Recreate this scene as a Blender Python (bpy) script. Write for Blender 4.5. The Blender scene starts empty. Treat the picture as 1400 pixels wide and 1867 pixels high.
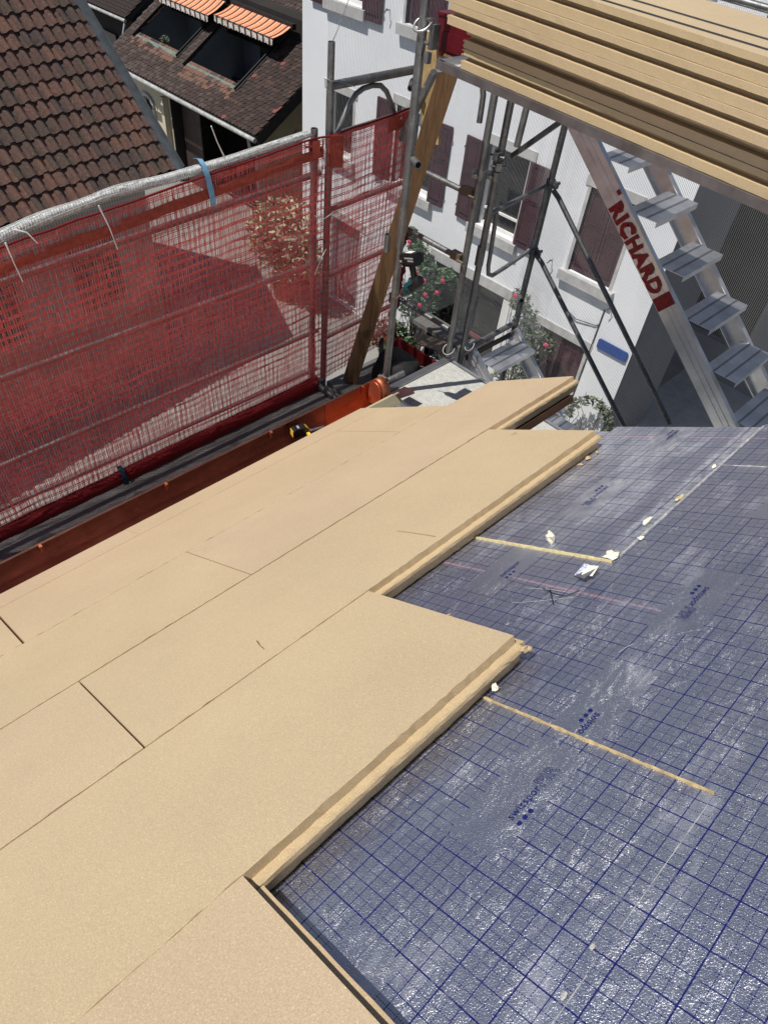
import bpy, math, random
from mathutils import Vector, Matrix, noise as mnoise
random.seed(7)
R = math.radians
S = bpy.context.scene
COL = S.collection

# ------------------------------------------------------------------ camera
cam = bpy.data.cameras.new('camera')
camo = bpy.data.objects.new('camera', cam)
COL.objects.link(camo)
rw = ((0.6884756, 0.5632910, -0.4568419), (0.7203323, -0.4577892, 0.5211050), (0.0843965, -0.6878461, -0.7209334))
camo.matrix_world = Matrix(((rw[0][0], -rw[0][1], -rw[0][2], 0), (rw[1][0], -rw[1][1], -rw[1][2], 0),
                            (rw[2][0], -rw[2][1], -rw[2][2], 0), (0, 0, 0, 1)))
cam.sensor_fit = 'HORIZONTAL'
cam.sensor_width = 36.0
cam.lens = 1272 / 1400 * 36.0
cam.clip_start = 0.05
cam.clip_end = 500
S.camera = camo

# ------------------------------------------------------------------ light
SUN_AZ, SUN_EL = R(26.0), R(62.5)
sd = Vector((math.sin(SUN_AZ) * math.cos(SUN_EL), math.cos(SUN_AZ) * math.cos(SUN_EL), -math.sin(SUN_EL)))
W = bpy.data.worlds.new('World')
S.world = W
W.use_nodes = True
wn = W.node_tree.nodes
sky = wn.new('ShaderNodeTexSky')
sky.sky_type = 'NISHITA'
sky.sun_disc = False
sky.sun_elevation = SUN_EL
sky.sun_rotation = math.pi + SUN_AZ
sky.altitude = 500
wn['Background'].inputs['Strength'].default_value = 0.066
W.node_tree.links.new(sky.outputs[0], wn['Background'].inputs['Color'])
sl_ = bpy.data.lights.new('sun', 'SUN')
sl_.energy = 4.8
sl_.angle = R(0.5)
sl_.color = (1.0, 0.95, 0.88)
so = bpy.data.objects.new('sun', sl_)
COL.objects.link(so)
so.rotation_euler = sd.to_track_quat('-Z', 'Y').to_euler()
so.location = (0, 0, 20)
S.view_settings.view_transform = 'Standard'
S.view_settings.look = 'None'
S.view_settings.exposure = 0.0
S.view_settings.gamma = 1.0
S.view_settings.use_curve_mapping = False
S.cycles.max_bounces = 8
S.cycles.transparent_max_bounces = 24

# ------------------------------------------------------------------ node materials
class NM:
    def __init__(s, name):
        s.m = bpy.data.materials.new(name)
        s.m.use_nodes = True
        s.t = s.m.node_tree
        s.b = s.t.nodes['Principled BSDF']
        s.out = s.t.nodes['Material Output']
        s._pos = None

    def n(s, typ, **kw):
        nd = s.t.nodes.new('ShaderNode' + typ)
        for k, v in kw.items():
            setattr(nd, k, v)
        return nd

    def set(s, sock, v):
        if hasattr(v, 'is_output') or hasattr(v, 'links'):
            s.t.links.new(v, sock)
        elif isinstance(v, (tuple, list)) and len(v) == 3 and sock.type == 'RGBA':
            sock.default_value = (*v, 1)
        else:
            sock.default_value = v

    def math(s, op, a, b=0.0, c=None, clamp=False):
        nd = s.n('Math', operation=op, use_clamp=clamp)
        s.set(nd.inputs[0], a)
        s.set(nd.inputs[1], b)
        if c is not None:
            s.set(nd.inputs[2], c)
        return nd.outputs[0]

    def pos(s):
        if s._pos is None:
            s._pos = s.n('NewGeometry').outputs['Position']
        return s._pos

    def mapped(s, vec, scale=(1, 1, 1), rot=(0, 0, 0)):
        nd = s.n('Mapping')
        s.set(nd.inputs['Vector'], vec)
        nd.inputs['Scale'].default_value = scale
        nd.inputs['Rotation'].default_value = rot
        return nd.outputs[0]

    def noise(s, scale, detail=3, rough=.55, vec=None, dist=0.0):
        nd = s.n('TexNoise')
        s.set(nd.inputs['Vector'], vec if vec is not None else s.pos())
        nd.inputs['Scale'].default_value = scale
        nd.inputs['Detail'].default_value = detail
        nd.inputs['Roughness'].default_value = rough
        nd.inputs['Distortion'].default_value = dist
        return nd.outputs[0]

    def ramp(s, fac, lo, hi):
        nd = s.n('MapRange')
        nd.clamp = True
        s.set(nd.inputs['Value'], fac)
        nd.inputs['From Min'].default_value = lo
        nd.inputs['From Max'].default_value = hi
        return nd.outputs[0]

    def mix(s, fac, a, b, mode='MIX'):
        nd = s.n('Mix', data_type='RGBA', blend_type=mode)
        s.set(nd.inputs[0], fac)
        s.set(nd.inputs[6], a)
        s.set(nd.inputs[7], b)
        return nd.outputs[2]

    def bump(s, h, strength=.3, dist=.002, prev=None):
        nd = s.n('Bump')
        nd.inputs['Strength'].default_value = strength
        nd.inputs['Distance'].default_value = dist
        s.set(nd.inputs['Height'], h)
        if prev is not None:
            s.set(nd.inputs['Normal'], prev)
        return nd.outputs[0]

    def put(s, **kw):
        names = dict(col='Base Color', rough='Roughness', metal='Metallic', nor='Normal', spec='Specular IOR Level', trans='Transmission Weight', coat='Coat Weight')
        for k, v in kw.items():
            s.set(s.b.inputs[names[k]], v)
        return s.m


def simple(name, c, rough=.6, metal=0.0, var=.2, scale=12, bump=.0, bscale=150, bd=.002, c2=None, lo=.35, hi=.65, spec=.4, rvar=0.0):
    k = NM(name)
    a = tuple(x * (1 - var) for x in c)
    b = c2 if c2 else tuple(min(1, x * (1 + var)) for x in c)
    f = k.ramp(k.noise(scale, 5, .6), lo, hi)
    col = k.mix(f, a, b)
    kw = dict(col=col, rough=rough, metal=metal, spec=spec)
    if rvar:
        kw['rough'] = k.math('MULTIPLY_ADD', k.noise(scale * 2.3, 3), rvar, rough - rvar / 2)
    if bump:
        kw['nor'] = k.bump(k.noise(bscale, 3, .6), bump, bd)
    return k.put(**kw)


M = {}
# wood fibre board: tan, felted, with pale and dark flecks
def fibre(name, base, fleck=.18):
    k = NM(name)
    rnd = k.n('ObjectInfo').outputs['Random']
    base_v = k.mix(rnd, (base[0] * 1.0, base[1] * .985, base[2] * 1.0), (base[0] * .995, base[1] * 1.0, base[2] * .965))
    big = k.ramp(k.noise(1.6, 5, .6), .3, .7)
    c = k.mix(big, k.mix(1.0, base_v, (.90, .90, .90), 'MULTIPLY'), base_v)
    strk = k.ramp(k.noise(9, 4, .6, vec=k.mapped(k.pos(), (1, .12, 1))), .55, .75)
    c = k.mix(k.math('MULTIPLY', strk, .10), c, tuple(x * .7 for x in base))
    bs = c
    f1 = k.ramp(k.noise(300, 4, .75, dist=.3), .38, .64)
    c = k.mix(f1, k.mix(1.0, bs, (1 - fleck, 1 - fleck, 1 - fleck), 'MULTIPLY'), c)
    f2 = k.ramp(k.noise(430, 2, .6, vec=k.mapped(k.pos(), (1, .6, 1), (0, 0, .7))), .60, .70)
    c = k.mix(k.math('MULTIPLY', f2, .6), c, tuple(min(1, x * 1.45) for x in base))
    f3 = k.ramp(k.noise(130, 4, .78), .68, .75)
    c = k.mix(k.math('MULTIPLY', f3, .6), c, tuple(x * .5 for x in base))
    b1 = k.bump(k.noise(260, 4, .7), .45, .0016)
    return k.put(col=c, rough=.93, spec=.12, nor=b1)

M['fibre'] = fibre('wood_fibre_face', (.572, .450, .300), .25)
M['fibre_edge'] = fibre('wood_fibre_sawn_edge', (.59, .452, .278), .22)
M['foam'] = simple('yellow_foam', (.60, .51, .27), .9, var=.2, scale=60, bump=.5, bscale=180, bd=.004)
M['foam_tan'] = simple('aged_tan_foam', (.47, .36, .19), .9, var=.25, scale=60, bump=.5, bscale=180, bd=.004)
M['foam_edge'] = simple('torn_pale_foil_edge', (.55, .54, .50), .6, .25, .25, 60, .4, 150, .003)
M['foam_white'] = simple('white_foam', (.82, .78, .62), .9, var=.12, scale=60, bump=.6, bscale=120, bd=.004)

def foil(name, grid=True):
    k = NM(name)
    uv = k.n('UVMap', uv_map='roof').outputs[0]
    sep = k.n('SeparateXYZ')
    k.set(sep.inputs[0], uv)
    u, v = sep.outputs[0], sep.outputs[1]
    def line(c, period, width, off=0.0):
        x = k.math('ADD', k.math('DIVIDE', c, period), .5 + off)
        x = k.math('ABSOLUTE', k.math('SUBTRACT', k.math('FRACT', x), .5))
        return k.math('LESS_THAN', x, width / period / 2)
    def dots(c, period):
        return k.math('LESS_THAN', k.math('FRACT', k.math('DIVIDE', c, period)), .6)
    mot = k.noise(3.2, 4, .6)
    fine = k.noise(170, 3, .65)
    streak = k.noise(26, 4, .7, vec=k.mapped(k.pos(), (1, .22, 1)), dist=1.2)
    c = k.mix(k.ramp(mot, .35, .65), (.42, .45, .57), (.53, .55, .64))
    c = k.mix(k.math('MULTIPLY', k.ramp(streak, .52, .70), .22), c, (.62, .63, .68))
    # creases: fine broken pale lines running along the board
    wr = k.noise(17, 4, .62, vec=k.mapped(k.pos(), (1, .33, 1)), dist=1.2)
    ridge = k.math('SUBTRACT', 1, k.math('ABSOLUTE', k.math('MULTIPLY_ADD', wr, 14, -7)))
    ridge = k.math('POWER', k.math('MAXIMUM', ridge, 0.0), 3)
    patch = k.ramp(k.noise(8, 5, .75, vec=k.mapped(k.pos(), (1, .4, 1))), .42, .62)
    crumb = k.ramp(k.noise(150, 3, .8), .45, .62)
    crease_sparkle = k.math('MULTIPLY', ridge, k.math('MULTIPLY', k.math('MULTIPLY', patch, .75), crumb))
    sparkle = k.ramp(k.noise(380, 1, .6), .66, .72)  # sparkle of the embossed foil painted into the colour as pale specks
    crease_sparkle = k.math('MAXIMUM', crease_sparkle, k.math('MULTIPLY', sparkle, k.math('MULTIPLY_ADD', patch, .28, .30)))
    band = k.math('LESS_THAN', k.math('ABSOLUTE', k.math('SUBTRACT', v, -1.272)), .034)
    band = k.math('MULTIPLY', band, k.ramp(u, 1.2, 1.9))
    band = k.math('MULTIPLY', band, k.ramp(k.noise(45, 5, .75, vec=k.mapped(k.pos(), (1, .3, 1))), .34, .62))
    dust = k.math('MULTIPLY', k.ramp(v, -1.20, -1.50), k.math('MULTIPLY', k.ramp(u, 1.3, 2.1), k.ramp(k.noise(11, 6, .8, vec=k.mapped(k.pos(), (1, .4, 1))), .36, .70)))
    crease_sparkle = k.math('MAXIMUM', crease_sparkle, k.math('MAXIMUM', k.math('MULTIPLY', band, .55), k.math('MULTIPLY', dust, .62)))
    c = k.mix(crease_sparkle, c, (.86, .87, .88))
    dirt = k.ramp(k.noise(5.5, 5, .7, vec=k.mapped(k.pos(), (1, .35, 1))), .56, .72)
    c = k.mix(k.math('MULTIPLY', dirt, .25), c, (.55, .54, .53))
    metal = k.math('SUBTRACT', k.math('SUBTRACT', .95, k.math('MULTIPLY', dirt, .35)), k.math('MULTIPLY', crease_sparkle, .55))
    rough = k.math('MULTIPLY_ADD', fine, .22, .27)
    if grid:
        major = k.math('MAXIMUM', line(u, .1025, .0029), line(v, .1025, .0029, .45))
        half = k.math('MAXIMUM', line(u, .05125, .0019), line(v, .05125, .0019, .9))
        du = k.math('MULTIPLY', line(u, .025625, .0015), dots(v, .0052))
        dv = k.math('MULTIPLY', line(v, .025625, .0015, .8), dots(u, .0052))
        mask = k.math('MAXIMUM', k.math('MAXIMUM', major, half), k.math('MAXIMUM', du, dv))
        wear = k.ramp(k.noise(60, 4, .7), .30, .42)
        mask = k.math('MULTIPLY', mask, k.math('MULTIPLY_ADD', wear, .35, .65))
        # red chalk lines snapped along the slope
        r1 = k.math('LESS_THAN', k.math('ABSOLUTE', k.math('SUBTRACT', u, 2.555)), .0055)
        r2 = k.math('LESS_THAN', k.math('ABSOLUTE', k.math('SUBTRACT', u, 1.405)), .0055)
        fade = k.ramp(k.math('ADD', v, k.math('MULTIPLY', k.noise(25, 4, .8), .5)), -.50, -.95)
        r2 = k.math('MULTIPLY', r2, fade)
        rm = k.math('MULTIPLY', k.math('MAXIMUM', r1, r2), k.ramp(k.noise(140, 3, .8), .38, .6))
        c = k.mix(mask, c, (.003, .006, .105))
        c = k.mix(k.math('MULTIPLY', rm, .75), c, (.30, .035, .06))
        metal = k.math('MULTIPLY', metal, k.math('SUBTRACT', 1, k.math('MAXIMUM', mask, rm)))
    h1 = k.noise(300, 2, .6)
    n1 = k.bump(h1, .9, .0017)
    n2 = k.bump(crease_sparkle, .35, .002, n1)
    n2 = k.bump(k.noise(5.5, 3, .5, vec=k.mapped(k.pos(), (1, .5, 1))), .35, .02, n2)
    return k.put(col=c, rough=rough, metal=metal, nor=n2)

M['foil'] = foil('printed_aluminium_foil')
M['foil_plain'] = foil('plain_aluminium_foil', False)
M['ink'] = simple('navy_ink', (.007, .012, .12), .45, var=.15, scale=80)

def steel(name, base, rough=.48, metal=.75):
    k = NM(name)
    a = k.ramp(k.noise(9, 5, .7), .3, .7)
    c = k.mix(a, tuple(x * .62 for x in base), tuple(x * 1.25 for x in base))
    sp = k.ramp(k.noise(46, 4, .75), .60, .68)
    c = k.mix(k.math('MULTIPLY', sp, .6), c, (.50, .50, .48))
    rust = k.ramp(k.noise(6.2, 6, .7), .64, .72)
    c = k.mix(k.math('MULTIPLY', rust, .25), c, (.12, .09, .065))
    r = k.math('MULTIPLY_ADD', k.noise(30, 3), .3, rough - .15)
    return k.put(col=c, rough=r, metal=k.math('SUBTRACT', metal, k.math('MULTIPLY', k.math('MAXIMUM', sp, rust), .5)), nor=k.bump(k.noise(90, 3), .15, .002))

M['steel'] = steel('galvanised_steel', (.215, .22, .222))
M['steel_dark'] = steel('dull_dark_steel', (.13, .135, .14), .5)
M['steel_rusty'] = steel('rusty_coupler_steel', (.20, .15, .10), .65, .5)
M['zinc'] = simple('bright_zinc', (.62, .62, .60), .35, .9, .15, 30)
def alum(name, base):
    k = NM(name)
    a = k.noise(7, 5, .65)
    c = k.mix(k.ramp(a, .35, .7), tuple(x * .72 for x in base), base)
    br = k.noise(160, 2, .5, vec=k.mapped(k.pos(), (.06, 1, 1)))
    return k.put(col=c, rough=k.math('MULTIPLY_ADD', br, .2, .27), metal=.9, nor=k.bump(br, .12, .0012))
M['alu'] = alum('scaffold_aluminium', (.86, .87, .90))
M['beam'] = simple('dirty_aluminium_beam', (.15, .132, .13), .55, .45, .3, 7, .15, 90)
M['alu_dull'] = alum('dull_aluminium', (.40, .40, .41))

def copper(name, bright, dark, lo=.4, hi=.7, rough=.3):
    k = NM(name)
    n1 = k.noise(3.6, 5, .65, vec=k.mapped(k.pos(), (1, .5, 1)))
    c = k.mix(k.ramp(n1, lo, hi), dark, bright)
    sm = k.ramp(k.noise(22, 4, .7, vec=k.mapped(k.pos(), (1, .4, 1))), .5, .75)
    c = k.mix(k.math('MULTIPLY', sm, .4), c, tuple(x * .55 for x in dark))
    return k.put(col=c, rough=k.math('MULTIPLY_ADD', k.noise(14, 3), .25, rough - .1), metal=.88, nor=k.bump(k.noise(8, 2), .10, .01))
M['copper'] = copper('copper_sheet', (.47, .235, .17), (.275, .128, .105), rough=.27)
M['copper_dark'] = copper('tarnished_copper', (.28, .13, .125), (.18, .080, .090), rough=.42)
M['copper_bright'] = copper('bright_copper', (.66, .255, .13), (.48, .16, .085), rough=.5)

def timber(name, base, dark, axis=(1, 1, .08), knots=True, rough=.75):
    k = NM(name)
    v = k.mapped(k.pos(), axis)
    g = k.noise(38, 5, .65, vec=v, dist=.8)
    c = k.mix(k.ramp(g, .3, .7), dark, base)
    if knots:
        kn = k.ramp(k.noise(5, 2, .4), .66, .72)
        c = k.mix(k.math('MULTIPLY', kn, .6), c, tuple(x * .35 for x in dark))
    return k.put(col=c, rough=rough, spec=.2, nor=k.bump(g, .3, .002))
M['timber_brown'] = timber('brown_weathered_timber', (.29, .165, .085), (.115, .06, .03))
M['timber_tan'] = timber('fresh_sawn_timber', (.56, .38, .19), (.40, .25, .115))
M['timber_grey'] = timber('grey_weathered_plank', (.20, .19, .18), (.09, .086, .08), (1, .08, 1))
M['batten'] = timber('pale_batten', (.50, .45, .31), (.38, .33, .22), (1, .1, 1), False)
M['rafter'] = timber('dark_brown_board', (.085, .045, .025), (.04, .022, .014), (1, .1, 1), False)
def osb(name, a, b, sc):
    k = NM(name)
    vor = k.n('TexVoronoi')
    k.set(vor.inputs['Vector'], k.mapped(k.pos(), (1, 2.2, 1), (0, 0, .6)))
    vor.inputs['Scale'].default_value = sc
    f = k.ramp(k.noise(sc * .9, 4, .7, vec=k.mapped(k.pos(), (1, 2.0, 1), (0, 0, .5)), dist=1.0), .3, .7)
    c = k.mix(f, a, b)
    c = k.mix(k.math('MULTIPLY', k.ramp(vor.outputs['Distance'], .0, .7), .35), c, tuple(x * .6 for x in a))
    st = k.ramp(k.noise(9, 5, .75), .6, .72)
    c = k.mix(k.math('MULTIPLY', st, .45), c, (.26, .25, .21))
    return k.put(col=c, rough=.8, spec=.2, nor=k.bump(f, .3, .002))
M['osb'] = osb('worn_white_chipboard', (.40, .41, .38), (.62, .63, .60), 26)
M['osb_tan'] = osb('tan_chipboard', (.42, .29, .13), (.60, .44, .22), 30)

def cloth(name, c, tr=.3, rough=.7):
    k = NM(name)
    f = k.noise(40, 3)
    col = k.mix(k.ramp(f, .3, .7), tuple(x * .8 for x in c), tuple(min(1, x * 1.15) for x in c))
    t = k.n('BsdfTranslucent')
    k.set(t.inputs[0], col)
    ms = k.n('MixShader')
    ms.inputs[0].default_value = tr
    k.put(col=col, rough=rough, spec=.25)
    k.t.links.new(k.b.outputs[0], ms.inputs[1])
    k.t.links.new(t.outputs[0], ms.inputs[2])
    k.t.links.new(ms.outputs[0], k.out.inputs[0])
    return k.m
M['net_red'] = cloth('red_net_yarn', (.68, .135, .128), .4)
M['net_band'] = cloth('red_woven_band', (.42, .090, .064), .4)
M['net_dark'] = cloth('dark_red_folded_net', (.20, .012, .014), .2)
M['net_white'] = cloth('white_net_yarn', (.74, .75, .74), .3)
M['net_grey'] = cloth('pale_net_thread', (.55, .55, .53), .3)
M['strap_blue'] = cloth('light_blue_strap', (.20, .42, .62), .1)
M['strap_dark'] = cloth('dark_blue_strap', (.035, .06, .09), .1)
def veil(name, c, alpha, period):
    k = NM(name)
    uv = k.n('UVMap', uv_map='net').outputs[0]
    sep = k.n('SeparateXYZ')
    k.set(sep.inputs[0], uv)
    def ln(x, p, w):
        y = k.math('FRACT', k.math('DIVIDE', x, p))
        return k.math('LESS_THAN', y, w)
    m = k.math('MAXIMUM', ln(sep.outputs[0], period, .30), .07)
    fold = k.ramp(k.noise(1.2, 2), .35, .7)
    a = k.math('MULTIPLY', m, k.math('MULTIPLY_ADD', fold, .25, alpha))
    d = k.n('BsdfDiffuse')
    d.inputs[0].default_value = (*c, 1)
    tl = k.n('BsdfTranslucent')
    tl.inputs[0].default_value = (*c, 1)
    m0 = k.n('MixShader')
    m0.inputs[0].default_value = .4
    k.t.links.new(d.outputs[0], m0.inputs[1])
    k.t.links.new(tl.outputs[0], m0.inputs[2])
    tp = k.n('BsdfTransparent')
    ms = k.n('MixShader')
    k.set(ms.inputs[0], a)
    k.t.links.new(tp.outputs[0], ms.inputs[1])
    k.t.links.new(m0.outputs[0], ms.inputs[2])
    k.t.links.new(ms.outputs[0], k.out.inputs[0])
    return k.m
M['veil'] = veil('fine_grey_scaffold_net', (.66, .67, .68), .27, .0125)

def stucco(name, c, var=.08, b=.6, sc=70):
    k = NM(name)
    f = k.ramp(k.noise(1.1, 5, .65), .3, .7)
    col = k.mix(f, tuple(x * (1 - var) for x in c), c)
    st = k.ramp(k.noise(3.0, 5, .7, vec=k.mapped(k.pos(), (2.5, 2.5, .35))), .58, .75)
    col = k.mix(k.math('MULTIPLY', st, .28), col, tuple(x * .6 for x in c))
    h = k.noise(sc, 4, .65, vec=k.mapped(k.pos(), (.55, .55, 1)))
    return k.put(col=col, rough=.95, spec=.1, nor=k.bump(h, b, .012))
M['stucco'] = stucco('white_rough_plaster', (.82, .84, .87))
M['cream'] = stucco('cream_plaster', (.66, .60, .46), .15, .3)
M['ochre'] = stucco('ochre_patched_plaster', (.36, .31, .20), .3, .4)
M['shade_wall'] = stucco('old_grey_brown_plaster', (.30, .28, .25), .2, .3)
M['side_grey'] = stucco('side_plaster_with_shade', (.17, .18, .195), .1, .3)  # white house's side walls: darker plaster with their shade put into the colour
M['grey_wall'] = stucco('grey_plaster', (.23, .24, .26), .15, .3)
M['dark_wall'] = stucco('dark_timber_wall', (.045, .04, .038), .3, .3)
M['stone'] = simple('grey_sandstone', (.46, .46, .45), .85, 0, .14, 6, .3, 120)
M['white_paint'] = simple('white_window_paint', (.74, .74, .72), .45, 0, .06, 5)
M['burgundy'] = simple('burgundy_shutter_paint', (.052, .019, .026), .5, 0, .2, 8)
M['glass'] = simple('dark_window_glass', (.018, .019, .019), .12, 0, .3, 2, spec=.6)
M['black'] = simple('black_plastic', (.010, .010, .011), .42, 0, .3, 30, .15, 200)
M['black_cloth'] = simple('black_canvas', (.012, .012, .013), .8, 0, .4, 20, .5, 60, .01)
M['teal'] = simple('teal_plastic', (.012, .085, .105), .4, 0, .2, 30)
M['yellow'] = simple('yellow_plastic', (.72, .50, .06), .4, 0, .12, 30)
M['label_white'] = simple('white_sticker', (.78, .78, .76), .5, 0, .08, 60)
M['label_grey'] = simple('grey_print', (.32, .32, .33), .5, 0, .1, 60)
M['red_plastic'] = simple('red_plastic', (.13, .006, .014), .4, 0, .15, 10)
M['red_paint'] = simple('red_brush_paint', (.22, .007, .014), .38, 0, .35, 45)
M['sign_blue'] = simple('blue_enamel', (.03, .075, .27), .3, 0, .12, 10)
M['flash'] = simple('blue_grey_sheet_metal', (.10, .115, .125), .45, .3, .2, 6)
M['copper_green'] = simple('green_weathered_copper', (.13, .165, .14), .7, .0, .25, 9)
M['pipe'] = simple('pale_grey_gutter', (.42, .43, .42), .5, .2, .25, 9)
M['dark_trim'] = simple('dark_brown_trim', (.018, .014, .013), .6, 0, .3, 8)
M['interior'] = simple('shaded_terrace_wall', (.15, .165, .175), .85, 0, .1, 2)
M['door_wood'] = simple('dark_door_wood', (.05, .032, .028), .55, 0, .3, 5)
M['door_red'] = simple('dull_red_frame', (.15, .04, .04), .55, 0, .2, 5)
M['leaf'] = simple('rose_leaf', (.055, .10, .042), .55, 0, .45, 7)
M['leaf_pale'] = simple('grey_green_leaf', (.10, .125, .075), .6, 0, .4, 9)
M['leaf_white'] = simple('cream_variegated_leaf', (.42, .42, .28), .55, 0, .45, 13)
M['petal'] = simple('pink_rose_petal', (.58, .045, .12), .6, 0, .25, 60)
M['stem'] = simple('grey_brown_stem', (.12, .095, .07), .85, 0, .3, 20)
M['terracotta_pot'] = simple('terracotta_pot', (.34, .14, .075), .8, 0, .2, 12)
M['wire'] = simple('thin_grey_wire', (.35, .35, .34), .4, .6, .1, 20)
M['tie_white'] = simple('white_cable_tie', (.80, .80, .78), .4, 0, .05, 20)
M['under'] = simple('sarking_timber', (.17, .11, .06), .8, 0, .25, 8)

def street():
    k = NM('grey_paving')
    f = k.ramp(k.noise(.8, 5, .7), .3, .7)
    c = k.mix(f, (.22, .215, .205), (.33, .32, .30))
    g = k.ramp(k.noise(40, 4, .7), .35, .65)
    c = k.mix(k.math('MULTIPLY', g, .4), c, (.15, .145, .14))
    return k.put(col=c, rough=.9, spec=.2, nor=k.bump(g, .4, .006))
M['street'] = street()

def rooftile(name, cols, lich=(.40, .385, .31), sc=22, moss=.5):
    k = NM(name)
    rnd = k.n('ObjectInfo').outputs['Random']
    cr = k.n('ValToRGB')
    cr.color_ramp.interpolation = 'CONSTANT'
    el = cr.color_ramp.elements
    while len(el) < len(cols):
        el.new(.5)
    p = 0
    for e, (w, c) in zip(el, cols):
        e.position = p
        e.color = (*c, 1)
        p += w
    k.set(cr.inputs[0], rnd)
    c = cr.outputs[0]
    f = k.ramp(k.noise(sc, 5, .7), .30, .66)
    dk = k.n('HueSaturation')
    dk.inputs['Value'].default_value = .36
    dk.inputs['Saturation'].default_value = .6
    k.set(dk.inputs['Color'], c)
    c = k.mix(k.math('MULTIPLY', k.math('SUBTRACT', 1, f), moss + .2), c, dk.outputs[0])
    l = k.ramp(k.noise(sc * 1.6, 6, .75), .60, .69)
    c = k.mix(k.math('MULTIPLY', l, .65), c, lich)
    bl = k.ramp(k.noise(sc * .6, 5, .7, dist=.7), .63, .68)
    c = k.mix(k.math('MULTIPLY', bl, .85), c, (.018, .017, .014))
    return k.put(col=c, rough=.9, spec=.15, nor=k.bump(k.noise(sc * 3, 4), .5, .006))
M['pantile'] = rooftile('old_red_pantile', [(.30, (.122, .074, .062)), (.25, (.145, .083, .067)), (.2, (.105, .074, .060)), (.15, (.168, .090, .068)), (.1, (.092, .066, .060))])
M['beaver'] = rooftile('dark_plain_tile', [(.34, (.050, .035, .032)), (.28, (.062, .044, .039)), (.22, (.042, .031, .030)), (.12, (.082, .05, .042)), (.04, (.21, .075, .068))], (.30, .29, .26), 24, .25)
M['beaver_red'] = rooftile('repaired_red_tile', [(.4, (.24, .10, .07)), (.3, (.18, .10, .075)), (.3, (.13, .075, .06))], (.32, .28, .22), 24, .3)

def awning_mat():
    k = NM('striped_awning_cloth')
    uv = k.n('UVMap', uv_map='net').outputs[0]
    sep = k.n('SeparateXYZ')
    k.set(sep.inputs[0], uv)
    x = k.math('FRACT', sep.outputs[0])
    s1 = k.math('LESS_THAN', k.math('ABSOLUTE', k.math('SUBTRACT', x, .5)), .12)
    s2 = k.math('LESS_THAN', k.math('ABSOLUTE', k.math('SUBTRACT', x, .78)), .03)
    c = k.mix(k.ramp(k.noise(9, 3), .3, .7), (.66, .235, .115), (.76, .33, .18))
    c = k.mix(s1, c, (.055, .040, .036))
    c = k.mix(s2, c, (.72, .62, .52))
    return k.put(col=c, rough=.85, spec=.1)
M['awning'] = awning_mat()
def valance_mat():
    k = NM('striped_valance_cloth')
    uv = k.n('UVMap', uv_map='net').outputs[0]
    sep = k.n('SeparateXYZ')
    k.set(sep.inputs[0], uv)
    x = k.math('FRACT', sep.outputs[0])
    s1 = k.math('LESS_THAN', k.math('ABSOLUTE', k.math('SUBTRACT', x, .5)), .17)
    c = k.mix(k.ramp(k.noise(25, 4), .35, .65), (.50, .45, .41), (.72, .67, .62))
    c = k.mix(s1, c, (.06, .045, .04))
    return k.put(col=c, rough=.85, spec=.1)
M['valance'] = valance_mat()

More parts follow.
